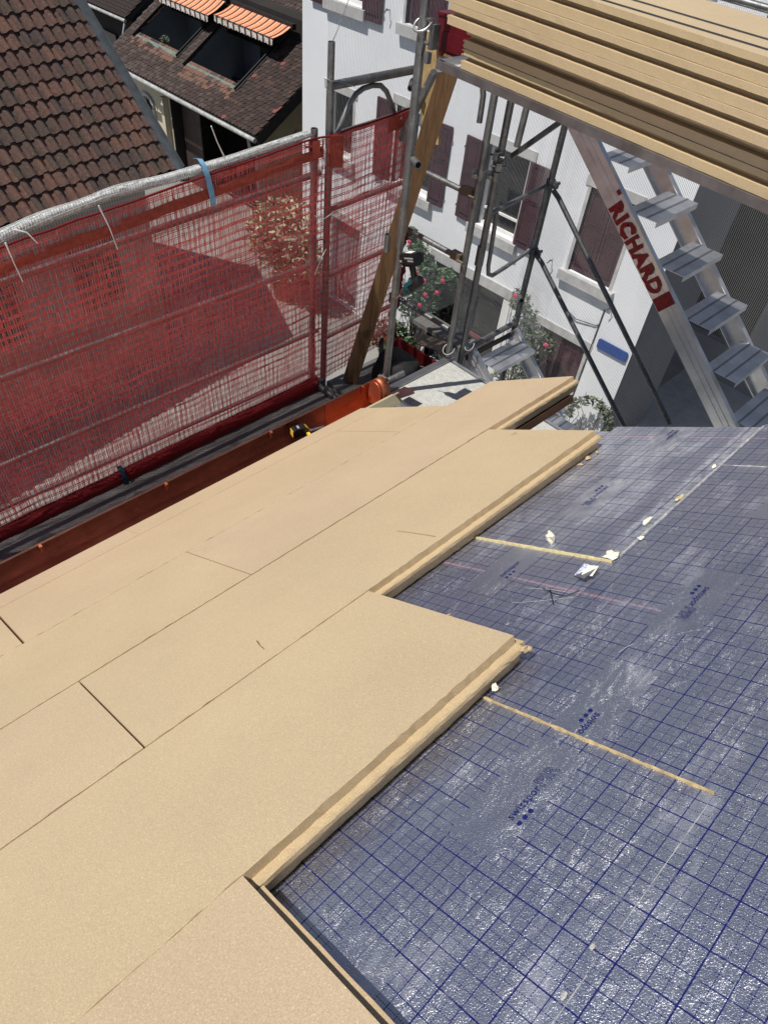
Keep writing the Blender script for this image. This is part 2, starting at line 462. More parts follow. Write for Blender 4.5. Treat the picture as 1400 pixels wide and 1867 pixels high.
# ------------------------------------------------------------------ mesh helpers
class B:
    def __init__(s):
        s.v, s.f, s.m, s.sm, s.uv = [], [], [], [], {}

    def add(s, vs, fs, mi=0, smooth=False):
        o = len(s.v)
        s.v += [tuple(x) for x in vs]
        for f in fs:
            s.f.append(tuple(i + o for i in f))
            s.m.append(mi)
            s.sm.append(smooth)
        return o

    def box(s, c, size, ax=None, mi=0):
        """box at centre c, full sizes, optional axes (three unit vectors)"""
        c = Vector(c)
        a = [Vector(x) for x in ax] if ax else [Vector((1, 0, 0)), Vector((0, 1, 0)), Vector((0, 0, 1))]
        h = [a[i] * size[i] / 2 for i in range(3)]
        vs = [c + h[0] * i + h[1] * j + h[2] * k for k in (-1, 1) for j in (-1, 1) for i in (-1, 1)]
        fs = [(0, 2, 3, 1), (4, 5, 7, 6), (0, 1, 5, 4), (2, 6, 7, 3), (0, 4, 6, 2), (1, 3, 7, 5)]
        if a[0].cross(a[1]).dot(a[2]) < 0:
            fs = [f[::-1] for f in fs]
        s.add(vs, fs, mi)
        return s

    def bar(s, p, q, w, h, up=(0, 0, 1), mi=0):
        """rectangular bar from p to q, w across, h along up"""
        p, q = Vector(p), Vector(q)
        x = (q - p).normalized()
        y = Vector(up).cross(x)
        if y.length < 1e-4:
            y = Vector((1, 0, 0)).cross(x)
        y.normalize()
        z = x.cross(y)
        return s.box((p + q) / 2, ((q - p).length, w, h), (x, y, z), mi)

    def tube(s, pts, r, n=10, mi=0, caps=True, hollow=False):
        pts = [Vector(p) for p in pts]
        rs = r if isinstance(r, (list, tuple)) else [r] * len(pts)
        t0 = (pts[1] - pts[0]).normalized()
        nrm = t0.orthogonal().normalized()
        vs = []
        for i, p in enumerate(pts):
            if i == 0:
                t = t0
            elif i == len(pts) - 1:
                t = (pts[i] - pts[i - 1]).normalized()
            else:
                t = ((pts[i + 1] - p).normalized() + (p - pts[i - 1]).normalized()).normalized()
            nrm = (nrm - t * nrm.dot(t)).normalized()
            bn = t.cross(nrm)
            for k in range(n):
                a = 2 * math.pi * k / n
                vs.append(p + (nrm * math.cos(a) + bn * math.sin(a)) * rs[i])
        fs = []
        for i in range(len(pts) - 1):
            for k in range(n):
                k2 = (k + 1) % n
                fs.append((i * n + k, i * n + k2, (i + 1) * n + k2, (i + 1) * n + k))
        s.add(vs, fs, mi, True)
        if caps:
            o = len(s.v)
            L = (len(pts) - 1) * n
            if hollow:
                for base, pt, t in ((0, pts[0], t0), (L, pts[-1], -(pts[-1] - pts[-2]).normalized())):
                    ring = [Vector(vs[base + k]) for k in range(n)]
                    inn = [pt + (q - pt) * .82 for q in ring]
                    deep = [q + t * .05 for q in inn]
                    fl = []
                    for k in range(n):
                        k2 = (k + 1) % n
                        fl.append((k, k2, n + k2, n + k))
                        fl.append((n + k, n + k2, 2 * n + k2, 2 * n + k))
                    fl.append(tuple(range(2 * n, 3 * n)))
                    s.add(ring + inn + deep, fl, mi)
            else:
                s.add([vs[k] for k in range(n)], [tuple(range(n - 1, -1, -1))], mi)
                s.add([vs[L + k] for k in range(n)], [tuple(range(n))], mi)
        return s

    def prism(s, prof, ax_x, ax_y, ax_l, o, l0, l1, mi=0, seg=1, jit=0.0, flat=1e9):
        """profile (list of 2-D points, counter-clockwise seen against ax_l) swept along ax_l"""
        ax_x, ax_y, ax_l, o = Vector(ax_x), Vector(ax_y), Vector(ax_l), Vector(o)
        n = len(prof)
        vs = []
        for i in range(seg + 1):
            l = l0 + (l1 - l0) * i / seg
            for (x, y) in prof:
                jx = random.uniform(-jit, jit) if jit and 0 < i < seg else 0
                jy = random.uniform(-jit, jit) if jit and 0 < i < seg and y < flat else 0
                vs.append(o + ax_x * (x + jx) + ax_y * (y + jy) + ax_l * l)
        fs = []
        for i in range(seg):
            for k in range(n):
                k2 = (k + 1) % n
                fs.append((i * n + k, i * n + k2, (i + 1) * n + k2, (i + 1) * n + k))
        fs.append(tuple(range(n - 1, -1, -1)))
        fs.append(tuple(seg * n + k for k in range(n)))
        if ax_x.cross(ax_y).dot(ax_l) < 0:
            fs = [f[::-1] for f in fs]
        s.add(vs, fs, mi)
        return s

    def ball(s, c, r, n=8, m=5, sc=(1, 1, 1), mi=0, jit=0.0):
        vs = []
        c = Vector(c)
        for i in range(m + 1):
            th = math.pi * i / m
            for k in range(n):
                ph = 2 * math.pi * k / n
                rr = r * (1 + random.uniform(-jit, jit))
                vs.append(c + Vector((math.sin(th) * math.cos(ph) * sc[0], math.sin(th) * math.sin(ph) * sc[1], math.cos(th) * sc[2])) * rr)
        fs = [(i * n + k, (i + 1) * n + k, (i + 1) * n + (k + 1) % n, i * n + (k + 1) % n) for i in range(m) for k in range(n)]
        s.add(vs, fs, mi, jit == 0)
        return s

    def mesh(s, name, mats):
        me = bpy.data.meshes.new(name)
        me.from_pydata(s.v, [], s.f)
        for m in mats:
            me.materials.append(M[m] if isinstance(m, str) else m)
        me.polygons.foreach_set('material_index', s.m)
        me.polygons.foreach_set('use_smooth', s.sm)
        me.update()
        return me


MW = {}
def link(name, data, parent=None, mw=None):
    o = bpy.data.objects.new(name, data)
    COL.objects.link(o)
    mw = mw if mw is not None else Matrix.Identity(4)
    if parent is not None:
        o.parent = parent
        o.matrix_parent_inverse = Matrix.Identity(4)
        o.matrix_basis = MW[parent.name].inverted() @ mw
    else:
        o.matrix_basis = mw
    MW[o.name] = mw
    return o

def thing(name, label, cat, loc=(0, 0, 0), group=None):
    o = link(name, None, None, Matrix.Translation(Vector(loc)))
    o.empty_display_size = .1
    o['label'] = label
    o['category'] = cat
    if group:
        o['group'] = group
    return o

def tag(o, label, cat, group=None):
    o['label'] = label
    o['category'] = cat
    if group:
        o['group'] = group
    return o

def part(name, b, mats, parent, mw=None):
    """a part; b in world coordinates unless mw is given (then b is local to mw)"""
    if not isinstance(mats, (list, tuple)):
        mats = [mats]
    if mw is None:
        base = MW[parent.name].translation if parent is not None else Vector((0, 0, 0))
        mw = Matrix.Translation(base)
        b.v = [(x - base.x, y - base.y, z - base.z) for x, y, z in b.v]
    return link(name, b.mesh(name, mats), parent, mw)

def single(name, b, mats, label, cat, loc, group=None):
    if not isinstance(mats, (list, tuple)):
        mats = [mats]
    loc = Vector(loc)
    b.v = [(x - loc.x, y - loc.y, z - loc.z) for x, y, z in b.v]
    return tag(link(name, b.mesh(name, mats), None, Matrix.Translation(loc)), label, cat, group)

def structure(name, b, mats):
    o = part(name, b, mats, None)
    o['kind'] = 'structure'
    return o

def frame(o, x, y):
    """matrix with origin o and axes x, y, x cross y"""
    x, y = Vector(x).normalized(), Vector(y).normalized()
    z = x.cross(y)
    return Matrix(((x.x, y.x, z.x, o[0]), (x.y, y.y, z.y, o[1]), (x.z, y.z, z.z, o[2]), (0, 0, 0, 1)))

def text_mesh(name, body, mat, width=None, height=None, outline=0.0, offset=0.0, spacing=1.0):
    cu = bpy.data.curves.new(name, 'FONT')
    cu.body = body
    cu.offset = offset
    cu.space_character = spacing
    cu.resolution_u = 3
    if outline:
        cu.fill_mode = 'NONE'
        cu.bevel_depth = outline
        cu.bevel_resolution = 0
    o = bpy.data.objects.new(name, cu)
    COL.objects.link(o)
    dg = bpy.context.evaluated_depsgraph_get()
    dg.update()
    me = bpy.data.meshes.new_from_object(o.evaluated_get(dg))
    bpy.data.objects.remove(o)
    xs = [v.co.x for v in me.vertices]
    ys = [v.co.y for v in me.vertices]
    sx = (width / (max(xs) - min(xs))) if width else 1
    sy = (height / (max(ys) - min(ys))) if height else sx
    x0 = min(xs)
    y0 = 0.0
    for v in me.vertices:
        v.co.x = (v.co.x - x0) * sx
        v.co.y = (v.co.y - y0) * sy
        v.co.z *= sx if outline else 1
    me.materials.clear()
    me.materials.append(M[mat])
    return me

STREET_Z = -8.5
# ------------------------------------------------------------------ ground
g = B()
g.add([(-150, -150, STREET_Z), (150, -150, STREET_Z), (150, 150, STREET_Z), (-150, 150, STREET_Z)], [(0, 1, 2, 3)])
structure('street', g, 'street')

# ------------------------------------------------------------------ the building under the photographer
AL = R(32.974)
SL = Vector((math.cos(AL), 0, math.sin(AL)))
NW = Vector((-math.sin(AL), 0, math.cos(AL)))
RM = frame(-NW * 1.14, SL, (0, 1, 0))          # roof frame: x = up the slope (v), y = along the eaves (u), z = off the roof (n)
TB = 0.083                                      # board thickness
own = thing('roof_building', 'house whose roof is half covered with tan boards, half with blue-gridded silver foil', 'building', (0, 0, STREET_Z))
w = B()
w.prism([(-2.25, STREET_Z), (7.0, STREET_Z), (7.0, -2.75), (2.8, .07), (-2.25, -3.22)], (1, 0, 0), (0, 0, 1), (0, 1, 0), (0, 0, 0), -2.35, 2.42)
part('wall', w, 'stucco', own)
w = B()
w.prism([(-3.83, -.30), (2.62, -.30), (2.62, -.102), (-3.83, -.102)], (1, 0, 0), (0, 0, 1), (0, 1, 0), (0, 0, 0), -2.5, 2.6)
part('sarking', w, 'under', own, RM)
w = B()
w.prism([(2.60, .10), (2.80, .47), (7.6, -2.45), (7.5, -2.75)], (1, 0, 0), (0, 0, 1), (0, 1, 0), (0, 0, 0), -2.5, 2.6)
part('rear_roof', w, 'dark_wall', own)

def uv_roof(me, mw_off):
    ul = me.uv_layers.new(name='roof')
    for lp in me.loops:
        co = me.vertices[lp.vertex_index].co
        ul.data[lp.index].uv = (co.y + mw_off[1], co.x + mw_off[0])

def foil_board(v0, v1, u0, u1, rects=(), lift=0.0, tilt=0.0):
    """grid printed insulation board; rects are (ua, ub) spans of the unprinted logo strip"""
    b = B()
    mid = (v0 + v1) / 2
    c0, c1 = mid - .064, mid + .064
    us = sorted({u0, u1} | {min(max(x, u0), u1) for r in rects for x in r})
    vs = [v0, c0, c1, v1]
    for i in range(len(us) - 1):
        if us[i + 1] - us[i] < 1e-5:
            continue
        blank = any(r[0] - 1e-6 <= us[i] and us[i + 1] <= r[1] + 1e-6 for r in rects)
        for j in range(3):
            o = [(vs[j], us[i]), (vs[j + 1], us[i]), (vs[j + 1], us[i + 1]), (vs[j], us[i + 1])]
            b.add([(p, q, 0) for p, q in o], [(0, 1, 2, 3)], 1 if (blank and j == 1) else 0)
    # foam sides and underside
    c = [(v0, u0), (v1, u0), (v1, u1), (v0, u1)]
    for i in range(4):
        a, d = c[i], c[(i + 1) % 4]
        b.add([(a[0], a[1], 0), (a[0], a[1], -.1), (d[0], d[1], -.1), (d[0], d[1], 0)], [(0, 1, 2, 3)], 2)
    b.add([(p, q, -.1) for p, q in c], [(3, 2, 1, 0)], 2)
    me = b.mesh('insulation_board', ['foil', 'foil_plain', 'foam_edge'])
    uv_roof(me, (0, 0))
    mw = RM @ Matrix.Translation((0, 0, lift)) @ Matrix.Rotation(tilt, 4, 'Y')
    return link('insulation_board', me, own, mw), mw

LOGO_S = text_mesh('logo_word', 'swisspor', 'ink', width=.098, height=.0245, offset=.004, spacing=1.08)
LOGO_P = text_mesh('logo_letters', 'PIR', 'ink', width=.058, height=.030, outline=.013)
db = B()
for i in range(3):
    n = 20
    db.add([(.0056 * math.cos(2 * math.pi * k / n) + i * .0185, .0056 * math.sin(2 * math.pi * k / n), 0) for k in range(n)], [tuple(range(n))])
LOGO_D = db.mesh('logo_dots', ['ink'])

def logo(board, mw, u, v, d, pir=True, clip=None):
    """printed maker's mark starting at u, reading along +u (d = 1) or -u (d = -1)"""
    fr = frame((v, u, .0012), (0, d, 0), (-d, 0, 0))
    def put(name, me, dx, dy, dz=0):
        o = link(name, me, board, mw @ fr @ Matrix.Translation((dx, dy, dz)))
        return o
    put('printed_dots', LOGO_D, .002, -.013)
    put('printed_word', LOGO_S, .0, .004)
    if pir:
        put('printed_letters', LOGO_P, .104, .001, .0006)

# rows that lie open, then those under the wood fibre boards
bd, mw = foil_board(-1.235, -.585, -.5, .897, [(-.02, .295), (.547, .86)])
logo(bd, mw, .640, -.872, 1)
logo(bd, mw, .005, -.872, 1)
bd, mw = foil_board(-1.235, -.585, .903, 2.309, [(.903, 1.17), (1.33, 1.64), (1.95, 2.26)], lift=.0012)
fr = frame((-.905, .985, .0012), (0, -1, 0), (1, 0, 0))
LOGO_C = text_mesh('logo_word_cut', 'swisspo', 'ink', width=.074, height=.0245, offset=.004, spacing=1.0)
link('printed_dots', LOGO_D, bd, mw @ fr @ Matrix.Translation((.0, -.014, 0)))
link('printed_word', LOGO_C, bd, mw @ fr)
logo(bd, mw, 1.548, -.925, -1)
logo(bd, mw, 2.16, -.925, -1)
bd, mw = foil_board(-1.235, -.585, 2.312, 2.69, [(2.5, 2.69)], lift=.003)
bd, mw = foil_board(-1.885, -1.235, .33, 1.582, [(.75, 1.06), (1.30, 1.582)], lift=.002)
logo(bd, mw, 1.395, -1.53, 1, False)
bd, mw = foil_board(-1.885, -1.235, 1.590, 2.66, [(1.82, 2.13), (2.42, 2.66)], lift=.003)
logo(bd, mw, 2.075, -1.575, -1)
logo(bd, mw, 2.62, -1.575, -1, False)
for v0, v1, us in ((-1.235, -.585, (-2.5, -.503)), (-1.885, -1.235, (-2.5, .327)), (-2.535, -1.888, (-2.5, .9)), (-2.535, -1.888, (.904, 2.61)), (-3.185, -2.538, (-2.5, 2.60)),
                   (-3.835, -3.188, (-2.5, 2.60)), (-.5847, .065, (-2.5, .1)), (-.5847, .065, (.103, 1.50)), (-.5847, .065, (1.503, 2.69)), (.068, .715, (-2.5, 2.69)), (.718, 1.365, (-2.5, 2.69)), (1.368, 2.60, (-2.5, 2.69))):
    foil_board(v0, v1, us[0], us[1], [(.62, .93)] if v0 == -.5847 else [], lift=random.uniform(0, .002))
# foam squeezed out of the joints
def strip(name, pts, w, mat, jit=.0015, h=.004):
    b = B()
    n = len(pts)
    L, Rr = [], []
    for i, (v, u) in enumerate(pts):
        j = random.uniform(-jit, jit)
        a = Vector((pts[min(i + 1, n - 1)][0] - pts[max(i - 1, 0)][0], pts[min(i + 1, n - 1)][1] - pts[max(i - 1, 0)][1])).normalized()
        nx, ny = -a.y, a.x
        ww = w / 2 + random.uniform(-jit, jit)
        hh = h + random.uniform(-.001, .001)
        L += [(v + nx * ww, u + ny * ww, -.002), (v + nx * ww * .6, u + ny * ww * .6, hh)]
        Rr += [(v - nx * ww * .6, u - ny * ww * .6, hh), (v - nx * ww, u - ny * ww, -.002)]
    vs = []
    for i in range(n):
        vs += [L[2 * i], L[2 * i + 1], Rr[2 * i], Rr[2 * i + 1]]
    fs = []
    for i in range(n - 1):
        for k in range(3):
            fs.append((i * 4 + k, i * 4 + k + 1, (i + 1) * 4 + k + 1, (i + 1) * 4 + k))
    b.add(vs, fs, 0)
    me = b.mesh(name, [mat])
    return link(name, me, own, RM)
strip('joint_foam', [(-1.885 + .65 * i / 40, 1.586) for i in range(41)], .0105, 'foam', h=.0095)
strip('joint_foam', [(-1.2 + .615 * i / 40, .90) for i in range(41)], .0072, 'foam_tan', h=.005)
strip('joint_foam', [(-1.235, 1.62 + 1.05 * i / 60) for i in range(61)], .0042, 'foam_edge', .0016, .0062)
strip('joint_foam', [(-.584, .30 + .17 * i / 12) for i in range(13)], .0016, 'foam_edge', .0006, .0022)
strip('joint_foam', [(-.584, .55 + .32 * i / 20) for i in range(21)], .0012, 'foam_edge', .0004, .002)
strip('joint_foam', [(-1.19 + .58 * i / 30, 2.3105) for i in range(31)], .003, 'foam_edge', .001, .0045)

def fibre_board(v0, v1, u0, u1, dn=0.0, rot=0.0, end_tongue=True, strip_=False):
    b = B()
    t = TB
    if strip_:
        pr = [(v0, 0), (v1, 0), (v1, t), (v0, t)]
    else:
        pr = [(v0, 0), (v1, 0), (v1, .034), (v1 + .021, .0365), (v1 + .0235, .041), (v1 + .0235, .051), (v1 + .020, .0555), (v1, .0575), (v1, t - .0015), (v1 - .0015, t),
              (v0 + .0015, t), (v0, t - .0015), (v0, .059), (v0 + .025, .0565), (v0 + .025, .0355), (v0, .033)]
    seg = max(2, int((u1 - u0) / .022))
    b.prism(pr, (1, 0, 0), (0, 0, 1), (0, 1, 0), (0, 0, 0), u0, u1, 1, seg, .0012, t - .003)
    if end_tongue:
        b.prism([(u1 - .002, .0365), (u1 + .021, .038), (u1 + .021, .0535), (u1 - .002, .0565)], (0, 1, 0), (0, 0, 1), (1, 0, 0), (0, 0, 0), v0 + .03, v1 + .012, 1, 12, .0008)
    n = 0
    for i, f in enumerate(b.f):
        if len(f) == 4 and all(b.v[q][2] > t - .004 for q in f) and max(b.v[q][0] for q in f) - min(b.v[q][0] for q in f) > .05:
            b.m[i] = 0
    c = Vector(((v0 + v1) / 2, (u0 + u1) / 2, 0))
    mw = RM @ Matrix.Translation(c + Vector((0, 0, dn + .0035))) @ Matrix.Rotation(rot, 4, 'Z') @ Matrix.Translation(-c)
    return link('fibre_board', b.mesh('fibre_board', ['fibre', 'fibre_edge']), own, mw)

G = .0011
fibre_board(-1.189 + G, -.552, -1.98, .190, .0)
fibre_board(-1.829 + .0022, -1.189 - G, -1.11, 1.062, .0002)
fibre_board(-2.463 + .0035, -1.829 - .0022, .2312, 2.42, .0016)
fibre_board(-2.463 + .0022, -1.829 - .0018, -1.945, .2250, .0020)
fibre_board(-3.10 + .002, -2.463 - .0032, .9548, 3.176, .0040)
fibre_board(-3.10 + .002, -2.463 - .0030, -1.22, .9500, .0036)
fibre_board(-3.735 + G, -3.10 - G, .1860, 2.3665, .0044)
fibre_board(-3.735 + G, -3.10 - G, 2.3695, 2.765, .0048)
fibre_board(-3.735 + G, -3.10 - G, -1.99, .1755, .0040)
fibre_board(-3.965, -3.735 - G, .96, 2.765, .0046, 0, False, True)
fibre_board(-3.962, -3.735 - G, -1.99, .958, .0048, 0, False, True)
b = B()
b.prism([(-3.968, .0), (-3.925, .0), (-3.925, .078), (-3.968, .078)], (1, 0, 0), (0, 0, 1), (0, 1, 0), (0, 0, 0), 2.768, 3.10)
part('batten', b, 'batten', own, RM)
b = B()
b.prism([(-2.60, -.04), (-2.455, -.04), (-2.455, 0), (-2.60, 0)], (1, 0, 0), (0, 0, 1), (0, 1, 0), (0, 0, 0), 2.2, 3.12)
part('verge_board', b, 'rafter', own, RM)
# cracked corner splinters, dents and scratches of the boards
def splinter(v, u, n, r, mat='fibre_edge', name='splinter'):
    b = B()
    b.ball((0, 0, 0), r, 6, 4, (1.3, .8, .7), 0, .45)
    link(name, b.mesh(name, [mat]), own, RM @ Matrix.Translation((v, u, n)) @ Matrix.Rotation(random.uniform(0, 3), 4, 'Z'))
for v, u, n, r in ((-1.163, 1.062, .052, .012), (-1.158, 1.075, .045, .010), (-1.168, 1.082, .038, .008), (-1.172, 1.05, .050, .008), (-1.45, 1.07, .078, .007), (-1.30, 1.066, .078, .005),
                   (-1.80, 2.30, .012, .012), (-1.795, 2.36, .010, .010), (-1.80, 2.24, .008, .008)):
    splinter(v, u, n, r)
def scratch(pts, w=.003):
    b = B()
    L = []
    for i, (v, u) in enumerate(pts):
        L += [(v - w / 2 + random.uniform(-.0006, .0006), u - w / 3, TB + .0092), (v + w / 2 + random.uniform(-.0006, .0006), u + w / 3, TB + .0092)]
    b.add(L, [(2 * i, 2 * i + 1, 2 * i + 3, 2 * i + 2) for i in range(len(pts) - 1)])
    link('scratch', b.mesh('scratch', ['scr']), own, RM)
M['scr'] = simple('exposed_fibre_groove', (.20, .13, .065), .95, 0, .2, 90)
scratch([(-1.97, .69), (-1.935, .68), (-1.90, .675)], .004)
scratch([(-2.07, 1.42), (-2.0, 1.425), (-1.92, 1.428), (-1.86, 1.43)], .003)
scratch([(-3.0, 1.0), (-2.99, 1.02)], .003)
scratch([(-2.25, 2.35), (-2.24, 2.38)], .006)

# copper eaves: drip flashing, gutter, bright outlet end
def sheet(pl, th=.0016):
    out = []
    n = len(pl)
    for i, p in enumerate(pl):
        a = Vector(pl[max(i - 1, 0)])
        c = Vector(pl[min(i + 1, n - 1)])
        d = (c - a).normalized()
        out.append((p[0] - d.y * th, p[1] + d.x * th))
    return out + list(reversed(pl))
gp = [(-2.792, -3.168), (-2.806, -3.205), (-2.842, -3.236), (-2.888, -3.243), (-2.922, -3.222), (-2.940, -3.18), (-2.947, -3.12), (-2.950, -3.05)]
b = B()
b.prism(sheet([(-2.66, -3.085), (-2.715, -3.122), (-2.778, -3.140), (-2.790, -3.166)]), (1, 0, 0), (0, 0, 1), (0, 1, 0), (0, 0, 0), -2.3, 3.02, 0, 40, .0006)
part('drip_flashing', b, 'copper_dark', own)
gut = B()
gut.prism(sheet(gp), (1, 0, 0), (0, 0, 1), (0, 1, 0), (0, 0, 0), -2.3, 2.70, 0, 40, .0007)
for q in range(len(gut.f)):
    gut.sm[q] = False
gut = part('gutter', gut, 'copper', own)
b = B()
b.tube([(-2.954, -2.3, -3.048), (-2.954, .5, -3.046), (-2.954, 3.06, -3.049)], .008, 8)
link('rim_bead', b.mesh('rim_bead', ['copper']), gut, Matrix.Identity(4))
b = B()
b.prism(sheet([(x * .96 - .115, z * .985 - .046) for x, z in gp]), (1, 0, 0), (0, 0, 1), (0, 1, 0), (0, 0, 0), 2.60, 3.10)
link('outlet_sleeve', b.mesh('outlet_sleeve', ['copper_bright']), gut, Matrix.Identity(4))
b = B()
# rounded hood standing above the rim at the end
hood = [(-2.785, -3.20), (-2.782, -3.10), (-2.790, -3.05), (-2.808, -3.012), (-2.835, -2.985), (-2.868, -2.975), (-2.900, -2.985), (-2.926, -3.012), (-2.942, -3.05), (-2.948, -3.10), (-2.945, -3.20)]
b.prism(hood, (1, 0, 0), (0, 0, 1), (0, 1, 0), (0, 0, 0), 3.02, 3.085)
c_ = [((x + 2.865) * .80 - 2.865, (z + 3.10) * .86 - 3.10) for x, z in hood]
b.prism(c_, (1, 0, 0), (0, 0, 1), (0, 1, 0), (0, 0, 0), 3.085, 3.105)
b.prism(c_, (1, 0, 0), (0, 0, 1), (0, 1, 0), (0, 0, 0), 3.004, 3.02)
for q in range(len(b.f)):
    b.sm[q] = len(b.f[q]) == 4
link('end_cap', b.mesh('end_cap', ['copper_bright']), gut, Matrix.Identity(4))
b = B()
b.tube([(-2.885, 2.86, -3.236), (-2.885, 2.86, -3.225)], .035, 16)
link('outlet_hole', b.mesh('outlet_hole', ['black']), gut, Matrix.Identity(4))
for yy in (.55, 1.33, 2.12, 2.95):
    b = B()
    b.box((-2.941, yy, -3.075), (.004, .016, .045))
    b.box((-2.936, yy, -3.040), (.024, .016, .003))
    link('gutter_clip', b.mesh('gutter_clip', ['copper_bright']), gut, Matrix.Identity(4))
b = B()
b.box((-2.70, 3.13, -3.03), (.12, .14, .003), (Vector((.95, 0, .3)).normalized(), (0, 1, 0), Vector((-.3, 0, .95)).normalized()))
part('copper_tab', b, 'copper_dark', own)

def mark(name, pts, w, mat):
    b = B()
    L = []
    for i, (u, v) in enumerate(pts):
        a = Vector(pts[min(i + 1, len(pts) - 1)]) - Vector(pts[max(i - 1, 0)])
        a.normalize()
        L += [(v + a.x * w / 2, u - a.y * w / 2, .0062), (v - a.x * w / 2, u + a.y * w / 2, .0062)]
    b.add(L, [(2 * i, 2 * i + 1, 2 * i + 3, 2 * i + 2) for i in range(len(pts) - 1)])
    link(name, b.mesh(name, [mat]), own, RM)
for pts in ([(1.383, -1.328), (1.35, -1.298), (1.318, -1.267)], [(1.38, -1.357), (1.367, -1.303), (1.368, -1.256), (1.409, -1.238)]):
    mark('marker_stroke', pts, .0035, 'black')
for pts in ([(1.275, -1.396), (1.32, -1.312), (1.37, -1.232)], [(1.362, -1.409), (1.382, -1.323), (1.388, -1.257)], [(1.195, -.973), (1.22, -.968), (1.24, -.96)]):
    mark('scratch', pts, .0018, 'foam_edge')
# scraps lying on the foil
def scrap(u, v, r, sc, label, mat='foam_white', rot=0.0, name='foam_scrap', cat='foam scrap'):
    b = B()
    b.ball((0, 0, r * sc[2] * .8), r, 7, 5, sc, 0, .38)
    o = link(name, b.mesh(name, [mat]), None, RM @ Matrix.Translation((v, u, .006)) @ Matrix.Rotation(rot, 4, 'Z'))
    tag(o, label, cat)
scrap(1.635, -1.505, .015, (1, .8, 1.6), 'upright cream foam wedge standing alone on foil just beyond the pale joint strip')
scrap(1.605, -1.252, .020, (1.2, 1.0, .55), 'white foam chunk lying where the pale joint strip meets the long seam')
scrap(1.84, -1.262, .016, (.5, 1.6, .4), 'longest white foam flake lying on the far part of the long seam')
scrap(2.02, -1.245, .016, (.6, 1.5, .25), 'flat yellowish foam crumb on long seam beyond the longest white flake', 'foam')
scrap(2.28, -1.245, .010, (.7, 1.3, .5), 'small white foam flake on the seam close to the red chalk line')
scrap(1.735, -1.225, .010, (1, 1.2, .5), 'tiny white foam crumb on the dark side of the long seam')
scrap(.42, -.592, .0055, (.7, 1.5, .10), 'flat pale foam smear nearest the photographer on the lower seam', 'foam_edge')
scrap(.512, -.60, .0045, (.8, 1.4, .12), 'small pale foam smear on lower seam, a hand beyond the nearest smear', 'foam_edge')
scrap(.935, -1.17, .010, (1, 1, 1), 'little foam crumb at the board end of the long pale strip')
b = B()
fl = [(0, 0, .0), (.055, -.02, .012), (.075, .03, .030), (.05, .055, .008), (.01, .05, .018), (-.02, .02, .004)]
b.add(fl + [(x, y, z + .002) for x, y, z in fl], [(0, 1, 2), (0, 2, 3), (0, 3, 4), (0, 4, 5), (8, 7, 6), (9, 8, 6), (10, 9, 6), (11, 10, 6)], 0)
b.add([(.03, .0, .012), (.07, .0, .014), (.078, .03, .034), (.04, .03, .03)], [(0, 1, 2, 3)], 1)
o = link('torn_foil_flap', b.mesh('torn_foil_flap', ['foil_plain', 'foam_white']), None, RM @ Matrix.Translation((-1.30, 1.47, .007)))
tag(o, 'crumpled torn flap of foil with pale foam beside the long seam', 'foil scrap')

# ------------------------------------------------------------------ scaffolding
PR = .0242
esc = thing('scaffold', 'galvanised pipe scaffold carrying the red net along the copper gutter', 'scaffold', (-3.55, 3.1, STREET_Z))
def tube_part(par, name, pts, r=PR, mat='steel', n=12, hollow=False):
    b = B()
    b.tube(pts, r, n, 0, True, hollow)
    return part(name, b, mat, par)
def coupler(par, p, ax=(0, 0, 1), side=(1, 0, 0), mat='steel', r=.034):
    p, ax, side = Vector(p), Vector(ax).normalized(), Vector(side).normalized()
    b = B()
    b.tube([p - ax * .028, p + ax * .028], r, 12)
    b.box(p + side * (r + .012), (.035, .035, .045), (side, ax.cross(side), ax))
    b.tube([p + side * (r + .005) + ax.cross(side) * .05, p + side * (r + .005) - ax.cross(side) * .05], .007, 6)
    b.tube([p + side * (r + .005) + ax.cross(side) * .04, p + side * (r + .005) + ax.cross(side) * .056], .013, 6)
    return part('coupler', b, mat, par)
# eaves run
tube_part(esc, 'pole', [(-3.55, 3.10, STREET_Z), (-3.55, 3.10, -1.30)], .0245)
tube_part(esc, 'pole', [(-3.55, 3.10, -1.42), (-3.55, 3.10, -1.05)], .021, hollow=True)
tube_part(esc, 'pole', [(-3.575, 3.0, STREET_Z), (-3.575, 3.0, -1.50)], .0225, hollow=True)
tube_part(esc, 'pole', [(-3.575, .0, STREET_Z), (-3.575, .0, -1.62)], .0225, hollow=True)
tube_part(esc, 'pole', [(-2.9, -.05, STREET_Z), (-2.9, -.05, -3.55)])
tube_part(esc, 'transom', [(-3.55, 3.10, -1.275), (-3.55, 3.85, -1.27)], .0255)
b = B()
ar = [(3.16, -1.56), (3.20, -1.49), (3.255, -1.40), (3.31, -1.345), (3.37, -1.322), (3.45, -1.315), (3.52, -1.325), (3.575, -1.365), (3.62, -1.43), (3.66, -1.50)]
b.tube([(-3.55, y, z) for y, z in ar], .0165, 10)
part('frame_arch', b, 'steel', esc)
for (y0, z0, y1, z1, r) in ((-.6, -2.02, 3.1, -1.80, .020), (-.6, -2.47, 3.1, -2.42, .020), (-.6, -3.02, 3.1, -2.98, .018), (-.6, -3.31, 3.1, -3.33, .016)):
    tube_part(esc, 'guard_rail', [(-3.63, y0, z0), (-3.63, y1, z1)], r, 'steel')
for z in (-1.55, -2.02, -2.50, -3.02):
    tube_part(esc, 'guard_rail', [(-3.585, 3.12, z - .02), (-3.585, 3.84, z + .02)], .018, 'steel')
for i in range(2):
    b = B()
    b.box((-3.42 + i * .235, 1.15, -3.455), (.225, 3.9, .045))
    part('deck_plank', b, 'timber_grey', esc)
b = B()
